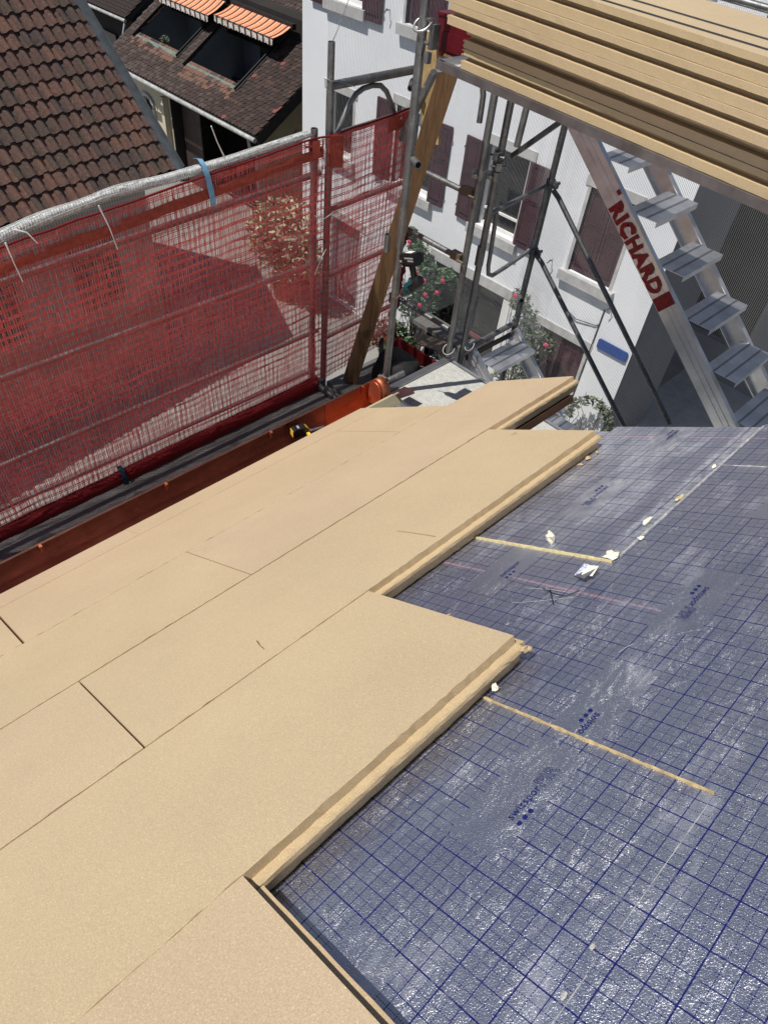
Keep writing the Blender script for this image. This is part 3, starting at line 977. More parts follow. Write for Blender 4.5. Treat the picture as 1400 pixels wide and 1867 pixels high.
b.box((-3.40, 3.50, -3.455), (.30, .72, .045))
part('deck_plank', b, 'timber_grey', esc)
b = B()
b.box((-3.07, 3.50, -3.455), (.30, .72, .045))
part('deck_plank', b, 'timber_grey', esc)
b = B()
b.tube([(-3.50, 3.02, -3.40), (-2.75, 3.05, -3.43)], .026, 12)
part('bracket_tube', b, 'steel_dark', esc)
b = B()
b.tube([(-3.50, 3.03, -3.40), (-3.30, 3.0, -3.75)], .016, 8)
part('bracket_strut', b, 'steel_dark', esc)
coupler(esc, (-3.50, 3.03, -3.40), (1, .04, 0), (0, 0, 1), 'steel_dark', .036)
coupler(esc, (-3.575, 3.0, -1.60), (0, 0, 1), (.6, -.8, 0), 'black')
coupler(esc, (-3.55, 3.79, -1.62), (0, 1, 0), (0, 0, -1))

# gable run
gsc = thing('scaffold', 'galvanised pipe scaffold at the gable with drill pole, stairs and loop guard frame', 'scaffold', (-2.88, 3.13, STREET_Z))
tube_part(gsc, 'pole', [(-2.885, 3.13, STREET_Z), (-2.884, 3.13, .9)], .0250)
tube_part(gsc, 'pole', [(-3.55, 3.85, STREET_Z), (-3.55, 3.85, .7)], .0235, 'steel')
for p0, p1, r in (((-2.905, 3.85, STREET_Z), (-2.90, 3.85, -1.08), .0245), ((-2.855, 3.96, STREET_Z), (-2.85, 3.96, -1.05), .0245)):
    tube_part(gsc, 'pole', [p0, p1], r, 'steel')
tube_part(gsc, 'pole', [(-2.85, 4.64, STREET_Z), (-2.85, 4.64, -1.0)], .0245, 'steel_dark')
tube_part(gsc, 'pole', [(-2.745, 3.97, -1.52), (-2.72, 3.97, -1.05)], .022, 'steel')
tube_part(gsc, 'pole', [(-2.98, 3.85, -1.43), (-2.985, 3.85, -1.28), (-3.02, 3.82, -1.08)], .0185, 'steel')
tube_part(gsc, 'pole', [(-.70, 4.64, STREET_Z), (-.70, 4.64, -.2)], .0245, 'steel_dark')
tube_part(gsc, 'pole', [(1.3, 3.9, STREET_Z), (1.3, 3.9, -.2)], .0245, 'steel_dark')
for z, r in ((-1.855, .020), (-2.305, .0215), (-2.88, .020)):
    tube_part(gsc, 'guard_rail', [(-3.55, 3.83, z + .005), (-2.925, 3.83, z)], r, 'steel')
for z in (-1.845, -2.30):
    b = B()
    b.box((-2.965, 3.83, z), (.09, .05, .055))
    b.tube([(-2.93, 3.80, z - .01), (-2.86, 3.78, z + .0)], .009, 6)
    part('coupler', b, 'steel_rusty', gsc)
coupler(gsc, (-2.90, 3.86, -1.72), (0, 0, 1), (-.7, -.7, 0), 'steel', .036)
coupler(gsc, (-2.852, 3.955, -1.66), (0, 0, 1), (.7, -.7, 0), 'steel', .036)
coupler(gsc, (-2.852, 3.955, -1.73), (0, 0, 1), (-.7, -.7, 0), 'steel', .036)
coupler(gsc, (-2.852, 3.955, -1.60), (0, 0, 1), (.2, -1, 0), 'steel_dark', .036)
coupler(gsc, (-2.85, 4.64, -1.92), (0, 0, 1), (1, 0, 0), 'steel_dark', .034)
coupler(gsc, (-2.85, 4.64, -2.44), (0, 0, 1), (1, 0, 0), 'steel_dark', .034)
tube_part(gsc, 'sleeve', [(-2.856, 3.96, -2.36), (-2.856, 3.96, -2.22)], .032, 'steel')
tube_part(gsc, 'stub_tube', [(-2.85, 4.60, -2.82), (-2.78, 4.53, -2.80)], .020, 'steel', 10, True)
tube_part(gsc, 'stub_tube', [(-2.78, 3.10, -.98 - .50), (-2.87, 3.14, -1.48)], .022, 'steel', 10, True)
tube_part(gsc, 'stub_tube', [(-2.93, 3.06, -2.04), (-2.93, 3.06, -1.93)], .020, 'steel', 10, True)
tube_part(gsc, 'stub_tube', [(-2.82, 3.08, -2.98), (-2.80, 3.22, -2.96)], .022, 'steel', 10, True)
tube_part(gsc, 'stub_tube', [(-3.42, 3.72, -1.33), (-3.54, 3.84, -1.33)], .021, 'steel', 10, True)
tube_part(gsc, 'stub_tube', [(-3.46, 3.70, -1.34), (-3.56, 3.82, -1.34)], .021, 'steel', 10, True)
# loop guard frame between the inner and outer pole of the stair bay
lp = [(3.98, -1.985), (4.30, -1.955), (4.60, -1.925), (4.615, -2.05), (4.615, -2.32), (4.60, -2.39), (4.55, -2.425), (4.30, -2.475), (4.15, -2.498), (4.095, -2.47), (4.075, -2.40), (4.06, -2.18), (4.045, -2.0)]
tube_part(gsc, 'guard_frame', [(-2.85, y, z) for y, z in lp], .0165, 'steel', 10)
b = B()
b.bar((-2.83, 4.06, -1.62), (-2.53, 4.06, -1.33), .03, .03)
part('deck_brace', b, 'steel_dark', gsc)
b = B()
b.bar((-3.27, 3.70, -1.20), (-3.50, 3.70, -1.66), .036, .036)
part('deck_brace', b, 'steel', gsc)
for p0, p1 in (((-2.80, 4.62, -1.95), (-1.30, 4.62, -3.17)), ((-2.80, 4.62, -2.45), (-1.60, 4.62, -3.42))):
    tube_part(gsc, 'diagonal_brace', [p0, (Vector(p0) + Vector((.06, 0, -.035)))] + [p1], .0185, 'steel_dark', 10)
def ring_clip(c, r, mat='zinc'):
    b = B()
    c = Vector(c)
    pts = [c + Vector((r * math.sin(a), -r * .9 * math.cos(a), -.03 * math.cos(a))) for a in [(-2.5 + 5.0 * i / 14) for i in range(15)]]
    b.tube(pts, .0062, 8)
    return part('ring_clip', b, mat, gsc)
ring_clip((-2.885, 3.13, -.83), .047)
ring_clip((-2.905, 3.85, -3.06), .047, 'steel')
ring_clip((-2.80, 3.97, -3.02), .035, 'steel')
b = B()
b.box((-2.835, 3.17, -.88), (.03, .05, .11))
b.box((-2.82, 3.12, -.965), (.03, .03, .05))
b.tube([(-2.83, 3.10, -.80), (-2.78, 3.08, -.79)], .009, 6)
b.tube([(-2.83, 3.10, -.90), (-2.78, 3.08, -.89)], .009, 6)
part('wedge_bracket', b, 'steel', gsc)
coupler(gsc, (-2.885, 3.13, -3.02), (0, 0, 1), (-.5, -.8, 0), 'zinc', .03)
# hand rail at the far side of the upper deck and rail pair standing on the verge
tube_part(gsc, 'guard_rail', [(-2.2, 4.66, -.655), (1.3, 4.66, -.735)], .020, 'steel')
tube_part(gsc, 'guard_rail', [(-2.9, 2.70, .45), (2.0, 2.70, .45)], .017, 'steel')
tube_part(gsc, 'guard_rail', [(-2.9, 2.70, .80), (2.0, 2.70, .80)], .017, 'steel')
for x in (1.25, 1.95):
    tube_part(gsc, 'rail_post', [(x, 2.715, -3.0), (x, 2.715, .9)], .0242, 'steel')
# toe board on the far side, wrapped in net
b = B()
b.box((-3.20, 3.91, -3.37), (.72, .02, .17))
part('toe_board', b, 'net_dark', gsc)
# platform of worn white chipboard in an aluminium frame
b = B()
b.box((-1.0, 3.50, -3.16), (3.72, .66, .03))
plat = single('scaffold_deck', b, 'osb', 'worn white chipboard platform with the drill shadow, beyond the board ends', 'scaffold deck', (-1.0, 3.5, -3.16))
b = B()
b.bar((-2.885, 3.17, -3.165), (-2.885, 3.88, -3.165), .055, .075)
part('frame_beam', b, 'alu_dull', plat)
b = B()
b.bar((-2.85, 3.853, -3.17), (.86, 3.853, -3.17), .025, .06)
part('frame_beam', b, 'alu', plat)
b = B()
b.bar((-2.85, 3.155, -3.17), (.86, 3.155, -3.17), .025, .06)
part('frame_beam', b, 'alu', plat)
for i, (y, l) in enumerate(((4.28, -3.0),)):
    b = B()
    b.box(((l - .6) / 1 + .28, y, -3.27), (.56, .2, .04))
    part('deck_plank', b, 'timber_grey', gsc)
b = B()
b.box((-3.22, 4.02, -3.235), (.26, .17, .012), (Vector((.9, .3, 0)).normalized(), Vector((-.3, .9, 0)).normalized(), (0, 0, 1)))
single('floor_mat', b, 'steel_rusty', 'small brownish grey mat lying on planks behind the white platform', 'mat', (-3.22, 4.02, -3.24))

# upper deck and the stack of boards
YAW = R(-3.0)
DM = Matrix.Translation((-2.66, 3.145, -1.0)) @ Matrix.Rotation(YAW, 4, 'Z') @ Matrix.Rotation(R(1.1), 4, 'Y')
def local_thing(name, label, cat, mw, group=None):
    o = link(name, None, None, mw)
    o.empty_display_size = .1
    o['label'] = label
    o['category'] = cat
    if group:
        o['group'] = group
    return o
deck = local_thing('scaffold_deck', 'upper aluminium deck carrying the stack of tan boards', 'scaffold deck', DM)
b = B()
b.box((1.9, .015, .009), (4.05, .03, .040))
part('side_beam', b, 'beam', deck, DM)
b = B()
b.box((1.9, .70, -.002), (4.05, .03, .062))
part('side_beam', b, 'alu', deck, DM)
b = B()
b.box((1.93, .357, .01), (3.95, .652, .02))
part('deck_panel', b, 'osb', deck, DM)
b = B()
b.box((-.135, .357, -.004), (.02, .652, .056))
part('end_beam', b, 'alu', deck, DM)
offs = [(.040, .012, 2.6), (.030, .022, 2.6), (-.055, -.032, 2.6), (-.10, -.022, 2.6), (-.135, -.004, 2.6)]
labels = ['bottom board of the tan stack, resting on the aluminium deck', 'tan board second from the bottom of the stack, set back in shade',
          'middle tan board of the stack, jutting out over the shaded two below', 'tan board just under the topmost one of the stack',
          'topmost tan board of the stack, crossed by two thin shadows']
for i, (dx, dy, L) in enumerate(offs):
    b = B()
    t = .0845
    z0 = .032 + i * .0862
    pr = [(0, 0), (.0, .036), (.045, .038), (.045, .057), (.006, .059), (.006, t), (.652, t), (.652, .058), (.675, .055), (.675, .037), (.652, .034), (.652, 0)]
    pr = [(y, z) for y, z in reversed(pr)]
    b.prism(pr, (0, 1, 0), (0, 0, 1), (1, 0, 0), (0, 0, 0), dx, dx + L, 1, 60, .0006, t - .003)
    for q, f in enumerate(b.f):
        if len(f) == 4 and all(b.v[k][2] > t - .003 for k in f):
            b.m[q] = 0
    for q in range(7):
        b.ball((dx + random.uniform(-.008, .004), random.uniform(.0, .02), random.choice((.01, .03, .06, .08))), random.uniform(.004, .009), 5, 3, (1, 1, .8), 1, .4)
    bmw = DM @ Matrix.Translation((0, dy, z0)) @ Matrix.Rotation(R(random.uniform(-.25, .25)), 4, 'Z')
    o = link('fibre_board_sheet', b.mesh('fibre_board_sheet', ['fibre', 'fibre_edge']), None, bmw)
    tag(o, labels[i], 'insulation board', 'tan boards stacked on the upper deck')
b = B()
for x0, x1, y0, y1, z0, z1 in ((-3.56, -3.06, 4.00, 4.22, -1.20, -.985),):
    b.box(((x0 + x1) / 2, (y0 + y1) / 2, (z0 + z1) / 2), (x1 - x0, y1 - y0, z1 - z0))
    b.box(((x0 + x1) / 2, (y0 + y1) / 2, z1 + .008), (x1 - x0 + .014, y1 - y0 + .014, .016))
    b.box(((x0 + x1) / 2, y0 - .004, (z0 + z1) / 2 - .02), (x1 - x0 - .05, .008, .10))
rb = single('crate', b, 'red_plastic', 'dark red plastic crate half hidden behind the end of the board stack', 'crate', (-3.41, 4.1, -1.20))
b = B()
b.bar((-3.6, 4.15, -1.20), (-2.9, 4.15, -1.20), .24, .04, (0, 0, 1))
part('deck_plank', b, 'timber_tan', gsc)

# aluminium stair with painted letters
def stair(name, label, x0, z0, ya, yb, nst, run, rise, length, painted=False, ang=None, cut=0.0):
    st = local_thing(name, label, 'stair', Matrix.Translation((x0, ya, z0)))
    a = ang if ang else math.atan2(rise, run)
    d = Vector((math.cos(a), 0, -math.sin(a)))
    upv = Vector((math.sin(a), 0, math.cos(a)))
    objs = []
    for y, s in ((ya, -1), (yb, 1)):
        b = B()
        p = Vector((x0, y, z0))
        c = p + d * (cut + length / 2)
        b.box(c, (length, .006, .125), (d, (0, 1, 0), upv))
        for e in (-1, 1):
            b.box(c + upv * (.0625 * e) + Vector((0, -s * .016, 0)), (length, .038, .006), (d, (0, 1, 0), upv))
        b.box(c + upv * .018 + Vector((0, s * .0045, 0)), (length, .004, .02), (d, (0, 1, 0), upv))
        b.box(c - upv * .018 + Vector((0, s * .0045, 0)), (length, .004, .02), (d, (0, 1, 0), upv))
        objs.append(part('stringer', b, 'alu', st))
    for i in range(nst):
        b = B()
        cx, cz = x0 + .33 + i * run, z0 - .165 - i * rise
        y0, y1 = ya + .036, yb - .036
        b.box((cx, (y0 + y1) / 2, cz), (.215, y1 - y0, .004))
        b.box((cx + .1065, (y0 + y1) / 2, cz - .017), (.003, y1 - y0, .032))
        b.box((cx - .1065, (y0 + y1) / 2, cz - .012), (.003, y1 - y0, .022))
        for k in (-.045, .035):
            b.box((cx + k, (y0 + y1) / 2, cz + .0030), (.013, y1 - y0, .0035), None, 1)
        part('tread', b, ['alu', 'alu_dull'], st)
    if painted:
        me = text_mesh('painted_name', 'RICHARD', 'red_paint', width=.585, height=.100, offset=.062, spacing=1.14)
        for v in me.vertices:
            w_ = mnoise.noise(v.co * 38) * .0035
            v.co.x += w_ + mnoise.noise(Vector((v.co.y * 30, 3, v.co.x * 20))) * .007
            v.co.y += mnoise.noise(Vector((v.co.x * 34, 7, v.co.y * 20))) * .010
        fr = frame(Vector((x0, ya - .0095, z0)) + d * .575 - upv * .049, d, upv)
        link('painted_name', me, objs[0], fr)
        b = B()
        b.box(Vector((x0, ya - .0093, z0)) + d * 1.225, (.085, .0012, .118), (d, (0, 1, 0), upv))
        link('paint_mark', b.mesh('paint_mark', ['red_paint']), objs[0], Matrix.Identity(4))
        b = B()
        b.box(Vector((x0, ya - .0093, z0)) + d * .53 + upv * .05, (.03, .0012, .022), (d, (0, 1, 0), upv))
        link('paint_mark', b.mesh('paint_mark', ['red_paint']), objs[0], Matrix.Identity(4))
    return st
stair('scaffold_stair', 'aluminium stair with RICHARD painted in red on its side rail', -2.44, -1.262, 4.03, 4.60, 8, .277, .2215, 2.6, True, R(39.2))
stair('scaffold_stair', 'lower aluminium stair below the pipe ends, topped by a sunlit tread', -2.99, -3.0, 4.03, 4.60, 7, .277, .2215, 2.4, False, R(39.2), .20)
tube_part(gsc, 'transom', [(-2.87, 4.0, -3.115), (-2.865, 4.62, -3.09)], .0235, 'steel')
b = B()
b.box((-2.84, 4.3, -3.17), (.012, .56, .05))
part('transom_plate', b, 'black', gsc)
b = B()
hk = [(-2.87 + .045 * math.cos(a), 4.61, -3.06 + .045 * math.sin(a)) for a in [(-2.0 + 3.6 * i / 9) for i in range(10)]]
b.tube(hk, .010, 8)
part('hook', b, 'steel_dark', gsc)

# ------------------------------------------------------------------ red safety net, white rolled net, grey debris net
def lerp_tab(tab, x):
    if x <= tab[0][0]:
        return tab[0][1]
    for (a, fa), (c, fc) in zip(tab, tab[1:]):
        if x <= c:
            return fa + (fc - fa) * (x - a) / (c - a)
    return tab[-1][1]
NTOP = [(-.6, -1.80), (.5, -1.745), (1.0, -1.70), (1.9, -1.625), (2.85, -1.548), (3.0, -1.54), (3.84, -1.475)]
NBOT = [(-.6, -3.42), (3.0, -3.36), (3.84, -3.28)]
def net_x(y, t, k):
    return (-3.530 if y < 3.05 else -3.512) + k + .016 * mnoise.noise((y * 1.7, t * 3.0, 3 + k * 50)) + (.012 * mnoise.noise((y * 6, t * 7, 9)))
def net_strands(y0, y1, k, dt, dy, ph, ws=1.0, seed=0):
    """strands of a warp-knitted net: pairs of flat yarns both ways; t runs 0 bottom to 1 top"""
    b = B()
    H = 1.78
    ny = int((y1 - y0) / .05)
    t = ph * dt
    row = 0
    while t < .985:
        for s_ in (-.0048, .0048):
            hw = (.0013 + .0022 * random.random() ** 2) * ws
            vs = []
            for i in range(ny + 1):
                y = y0 + (y1 - y0) * i / ny
                zz = lerp_tab(NBOT, y) + (lerp_tab(NTOP, y) - lerp_tab(NBOT, y)) * t
                zz += .010 * mnoise.noise((y * 2.3, t * 9 + seed, 1)) + .0035 * mnoise.noise((y * 14, row * 3.1 + s_ * 90, seed)) + s_
                x = net_x(y, t, k)
                vs += [(x, y, zz - hw), (x + .0006, y, zz + hw)]
            b.add(vs, [(2 * i, 2 * i + 2, 2 * i + 3, 2 * i + 1) for i in range(ny)])
        t += dt * random.uniform(.93, 1.07)
        row += 1
    y = y0 + dy * ph
    nt = 44
    col = 0
    while y < y1:
        for s_ in (-.0042, .0042):
            hw = (.0011 + .0007 * random.random()) * ws
            vs = []
            for i in range(nt + 1):
                tt = i / nt
                yy = y + s_ + .012 * mnoise.noise((y * 5 + seed, tt * 5, 4)) + .0045 * mnoise.noise((col * 2.7, tt * 34, s_ * 90 + seed))
                zz = lerp_tab(NBOT, yy) + (lerp_tab(NTOP, yy) - lerp_tab(NBOT, yy)) * tt
                x = net_x(yy, tt, k) + .001
                vs += [(x, yy - hw, zz), (x, yy + hw, zz)]
            b.add(vs, [(2 * i, 2 * i + 1, 2 * i + 3, 2 * i + 2) for i in range(nt)])
        y += dy * random.uniform(.9, 1.1)
        col += 1
    return b
red = thing('safety_net', 'red knitted safety net stretched along the scaffold above the copper gutter', 'safety net', (-3.53, 1.2, -3.4))
o = part('netting', net_strands(-.6, 3.84, 0, .0275, .033, .3, 1.0, 0), 'net_red', red)
o['kind'] = 'stuff'
o = part('netting', net_strands(-.6, 3.84, -.016, .0290, .036, .75, 1.1, 5), 'net_red', red)
o['kind'] = 'stuff'
b = B()
y = -.6
while y < 3.82:
    vs = []
    for i in range(31):
        t = i / 30
        yy = y + .010 * mnoise.noise((y * 4, t * 5, 6)) + .0035 * mnoise.noise((y * 50, t * 30, 2))
        vs += [(net_x(yy, t, -.008), yy - .0008, lerp_tab(NBOT, yy) + (lerp_tab(NTOP, yy) - lerp_tab(NBOT, yy)) * t), (net_x(yy, t, -.008), yy + .0008, lerp_tab(NBOT, yy) + (lerp_tab(NTOP, yy) - lerp_tab(NBOT, yy)) * t)]
    b.add(vs, [(2 * i, 2 * i + 1, 2 * i + 3, 2 * i + 2) for i in range(30)])
    y += .0095 * random.uniform(.8, 1.2)
o = part('netting', b, 'net_red', red)
o['kind'] = 'stuff'
def ribbon(y0, y1, off, wid, k, sag=.0, ny=60, edge=.006, seed=0):
    b = B()
    vs = []
    for i in range(ny + 1):
        y = y0 + (y1 - y0) * i / ny
        z = lerp_tab(NTOP, y) - off - sag * math.sin(math.pi * i / ny)
        e = edge * mnoise.noise((y * 6, seed, 2))
        for q in range(4):
            f = q / 3
            vs.append((net_x(y, .95 - .1 * f, k) + .004 + .006 * mnoise.noise((y * 5, f * 3, seed)), y, z - wid * f + e * (1 if q in (0, 3) else 0)))
    b.add(vs, [(i * 4 + q, (i + 1) * 4 + q, (i + 1) * 4 + q + 1, i * 4 + q + 1) for i in range(ny) for q in range(3) if q or mnoise.noise((i * .6, seed, 3)) > -.25], 0, True)
    return b
part('woven_band', ribbon(-.6, 3.02, .060, .058, .003, .012), 'net_band', red)
part('woven_band', ribbon(3.07, 3.17, .01, .20, .012, 0, 6, .04, 4), 'net_band', red)
part('woven_band', ribbon(3.56, 3.82, .012, .09, .01, 0, 10, .02, 6), 'net_band', red)
part('woven_band', ribbon(2.93, 3.02, .008, .10, .02, 0, 6, .015, 8), 'net_band', red)
b = B()
b.tube([(net_x(y, 1, .004), y, lerp_tab(NTOP, y) + .004 * mnoise.noise((y * 5, 0, 0))) for y in [-.6 + 4.44 * i / 80 for i in range(81)]], .0062, 6)
part('edge_rope', b, 'net_dark', red)
b = B()
vs = []
ny = 80
for i in range(ny + 1):
    y = -.6 + 3.62 * i / ny
    zb = lerp_tab(NBOT, y)
    w1 = .014 * mnoise.noise((y * 2.2, 1, 1))
    for q, (dx, dz) in enumerate(((-.02, .035), (.012, .030), (.035, -.015), (.030, -.075), (.005, -.125), (-.03, -.12))):
        n_ = .010 * mnoise.noise((y * 9, q * 2.1, 5)) + .006 * mnoise.noise((y * 25, q * 3, 8))
        vs.append((-3.525 + dx + n_ + .4 * w1, y, zb + dz + n_ + w1))
b.add(vs, [(i * 6 + q, (i + 1) * 6 + q, (i + 1) * 6 + q + 1, i * 6 + q + 1) for i in range(ny) for q in range(5)], 0, True)
part('folded_hem', b, 'net_dark', red)
for pts in ([(-3.50, 3.03, -1.60), (-3.50, 3.025, -1.66), (-3.50, 3.03, -1.70)], [(-3.505, 3.06, -2.26), (-3.50, 3.02, -2.30), (-3.505, 2.96, -2.42)], [(-3.50, 3.1, -2.02), (-3.49, 3.0, -2.04), (-3.50, 2.95, -2.0)]):
    b = B()
    b.tube(pts, .0035, 5)
    part('tie_wire', b, 'tie_white', red)
b = B()
for i in range(26):
    p = Vector((-3.47 + random.uniform(-.03, .03), 3.80 + random.uniform(-.05, .04), -3.25 + i * .05 + random.uniform(-.02, .02)))
    b.ball(p, .034, 6, 4, (.7, .7, 1.4), 0, .4)
part('bunched_net', b, 'net_dark', red)
b = B()
for i in range(9):
    b.ball((-3.44 + random.uniform(-.04, .04), 3.78 + random.uniform(-.05, .03), -3.30 + random.uniform(-.02, .12)), .035, 6, 4, (1.1, .8, .7), 0, .45)
part('bunched_net', b, 'net_band', red)

# grey debris net hanging outside the red one
b = B()
y = -.6
while y < 3.0:
    vs = []
    for i in range(13):
        t = i / 12
        yy = y + .010 * mnoise.noise((y * 3, t * 4, 2)) + .002 * mnoise.noise((y * 60, t * 9, 2))
        zz = -4.9 + (lerp_tab(NTOP, yy) - .02 + 4.9) * t
        vs += [(-3.70, yy - .0011, zz), (-3.70, yy + .0011, zz)]
    b.add(vs, [(2 * i, 2 * i + 1, 2 * i + 3, 2 * i + 2) for i in range(12)])
    y += .0155
z = -4.85
while z < -1.7:
    b.add([(-3.699, -.6, z - .0008), (-3.699, 3.0, z - .0008 + .1), (-3.699, 3.0, z + .0008 + .1), (-3.699, -.6, z + .0008)], [(0, 1, 2, 3)])
    z += .11
o = single('debris_net', b, 'net_grey', 'pale thread debris net hanging behind the red safety net', 'net', (-3.7, 1.2, -4.9))
# rolled white net lying along the top rail
path = [(-.6, -1.80), (.3, -1.735), (1.04, -1.675), (1.33, -1.632), (1.63, -1.60), (1.96, -1.595), (2.32, -1.575), (2.63, -1.555), (2.97, -1.525)]
roll = thing('rolled_net', 'white net rolled into a long sausage along the top of the red net', 'net', (-3.575, 1.2, -1.65))
pts, rs = [], []
for i in range(121):
    y = -.6 + 3.56 * i / 120
    z = lerp_tab(path, y) + .006 * mnoise.noise((y * 4, 1, 1))
    pts.append(Vector((-3.575 + .008 * mnoise.noise((y * 3, 5, 1)), y, z + .004)))
    rs.append((.034 - .004 * y) * (1 + .16 * mnoise.noise((y * 4.4, 2, 7))))
b = B()
b.tube(pts, [r * .86 for r in rs], 12)
for i, v in enumerate(b.v[:12 * 121]):
    nn = .007 * mnoise.noise((v[1] * 14, v[2] * 30, v[0] * 30))
    b.v[i] = (v[0] + nn, v[1], v[2] + nn)
part('net_core', b, 'netcore', roll) if 'netcore' in M else part('net_core', b, simple('white_net_bundle', (.56, .57, .56), .9, 0, .35, 55, .6, 120, .006), roll)
b = B()
for i in range(0, 236):
    y = -.59 + 3.54 * i / 236
    f = (y + .6) / 3.56 * 120
    j = min(119, int(f))
    c = pts[j].lerp(pts[j + 1], f - j)
    r = rs[j] * 1.03
    tilt = .5 * mnoise.noise((y * 3, 0, 3))
    ring = [c + Vector((r * math.cos(a), r * .35 * math.sin(a + tilt) + .003 * mnoise.noise((y * 90, a * 2, 0)), r * math.sin(a))) for a in [2 * math.pi * q / 10 for q in range(11)]]
    b.tube(ring, .0013, 4, 0, False)
for q in range(9):
    a0 = 2 * math.pi * q / 9
    b.tube([pts[j] + Vector((rs[j] * 1.02 * math.cos(a0 + .5 * mnoise.noise((j * .05, q, 0))), 0, rs[j] * 1.02 * math.sin(a0 + .5 * mnoise.noise((j * .05, q, 0))))) for j in range(0, 121, 2)], .0013, 4, 0, False)
o = part('net_yarn', b, 'net_white', roll)
o['kind'] = 'stuff'
# cable ties and straps
def tie(label, pts, mat='tie_white', r=.0034, cat='cable tie', name='cable_tie'):
    b = B()
    b.tube(pts, [r * 1.5] + [r] * (len(pts) - 1), 5)
    return single(name, b, mat, label, cat, pts[0])
tie('long white cable tie standing upright above the rolled net', [(-3.54, 2.318, -1.535), (-3.53, 2.27, -1.44), (-3.50, 2.222, -1.345)])
tie('white cable tie hanging over the red net left of blue strap', [(-3.515, 1.525, -1.615), (-3.495, 1.55, -1.73), (-3.50, 1.572, -1.855)])
tie('white cable tie hanging down the red net nearest the left edge', [(-3.515, 1.03, -1.68), (-3.50, 1.035, -1.78), (-3.505, 1.05, -1.885)])
tie('short curled white cable tie poking from the rolled net near left edge', [(-3.53, 1.09, -1.636), (-3.50, 1.135, -1.65), (-3.49, 1.168, -1.71)])
tie('thin grey wire rising from the pipe top against the white house', [(-3.55, 3.10, -1.06), (-3.53, 3.12, -1.0), (-3.50, 3.20, -.80), (-3.48, 3.26, -.55)], 'wire', .0022, 'wire', 'wire')
tie('bent grey wire wrapped round the pipe below the cross tube', [(-3.575, 3.07, -1.235), (-3.52, 3.08, -1.24), (-3.515, 3.13, -1.245), (-3.50, 3.25, -1.285)], 'wire', .0022, 'wire', 'wire')
def strap(label, pts, w, mat):
    b = B()
    vs = []
    for i, p in enumerate(pts):
        tw = .25 * math.sin(i * 1.3)
        vs += [(p[0] + tw * .01, p[1] - w / 2, p[2]), (p[0] - tw * .01 + .004, p[1] + w / 2, p[2] - .006), ]
    n = len(pts)
    vs += [(x - .002, y, z) for x, y, z in vs]
    fs = [(2 * i, 2 * i + 1, 2 * i + 3, 2 * i + 2) for i in range(n - 1)] + [(2 * n + 2 * i + 2, 2 * n + 2 * i + 3, 2 * n + 2 * i + 1, 2 * n + 2 * i) for i in range(n - 1)]
    b.add(vs, fs, 0, True)
    return single('strap', b, mat, label, 'strap', pts[0])
strap('light blue strap tied over the rolled white net', [(-3.60, 2.16, -1.525), (-3.555, 2.165, -1.515), (-3.515, 2.168, -1.545), (-3.500, 2.172, -1.60), (-3.495, 2.18, -1.67), (-3.490, 2.188, -1.755)], .031, 'strap_blue')
strap('dark blue strap knotted round the lowest rail above the gutter', [(-3.555, 1.29, -3.318), (-3.53, 1.295, -3.30), (-3.495, 1.297, -3.33), (-3.475, 1.297, -3.40), (-3.468, 1.30, -3.47), (-3.47, 1.30, -3.53)], .034, 'strap_dark')
strap('blue strap end at the corner where the net meets the tall pole', [(-3.50, 3.74, -1.60), (-3.47, 3.76, -1.64), (-3.46, 3.78, -1.71), (-3.45, 3.80, -1.76)], .045, 'strap_blue')

# leaning timber and chipboard offcut
b = B()
d = Vector((.355, .30, 2.24)).normalized()
wv = (Vector((.76, .65, 0)) - d * d.dot(Vector((.76, .65, 0)))).normalized()
tv = d.cross(wv)
p0 = Vector((-3.425, 3.285, -3.42))
L = 2.40
nb = 24
vs = []
for i in range(nb + 1):
    a = R(-4 + 10 * i / nb)
    w2 = wv * math.cos(a) - tv * math.sin(a)
    t2 = wv * math.sin(a) + tv * math.cos(a)
    c = p0 + d * (L * i / nb)
    for e, f in ((-1, -1), (1, -1), (1, 1), (-1, 1)):
        vs.append(c + w2 * (.058 * e + .0015 * mnoise.noise((i * .9, e, f))) + t2 * (.030 * f))
fs = [(i * 4 + k, i * 4 + (k + 1) % 4, (i + 1) * 4 + (k + 1) % 4, (i + 1) * 4 + k) for i in range(nb) for k in range(4)] + [(3, 2, 1, 0), tuple(nb * 4 + k for k in range(4))]
b.add(vs, fs)
single('timber_plank', b, 'plank_mix', 'long brown timber plank leaning from the scaffold deck up to the board stack', 'plank', p0) if 'plank_mix' in M else single('timber_plank', b, timber('leaning_plank_wood', (.215, .128, .064), (.088, .047, .024)), 'long brown timber plank leaning from the scaffold deck up to the board stack', 'plank', p0)
b = B()
b.box((-3.375, 3.79, -1.34), (.15, .018, .62), (Vector((.97, 0, .22)).normalized(), (0, 1, 0), Vector((-.22, 0, .97)).normalized()))
single('chipboard_offcut', b, 'osb_tan', 'tan chipboard offcut standing behind the tall pole next to leaning plank', 'board offcut', (-3.375, 3.79, -1.65))

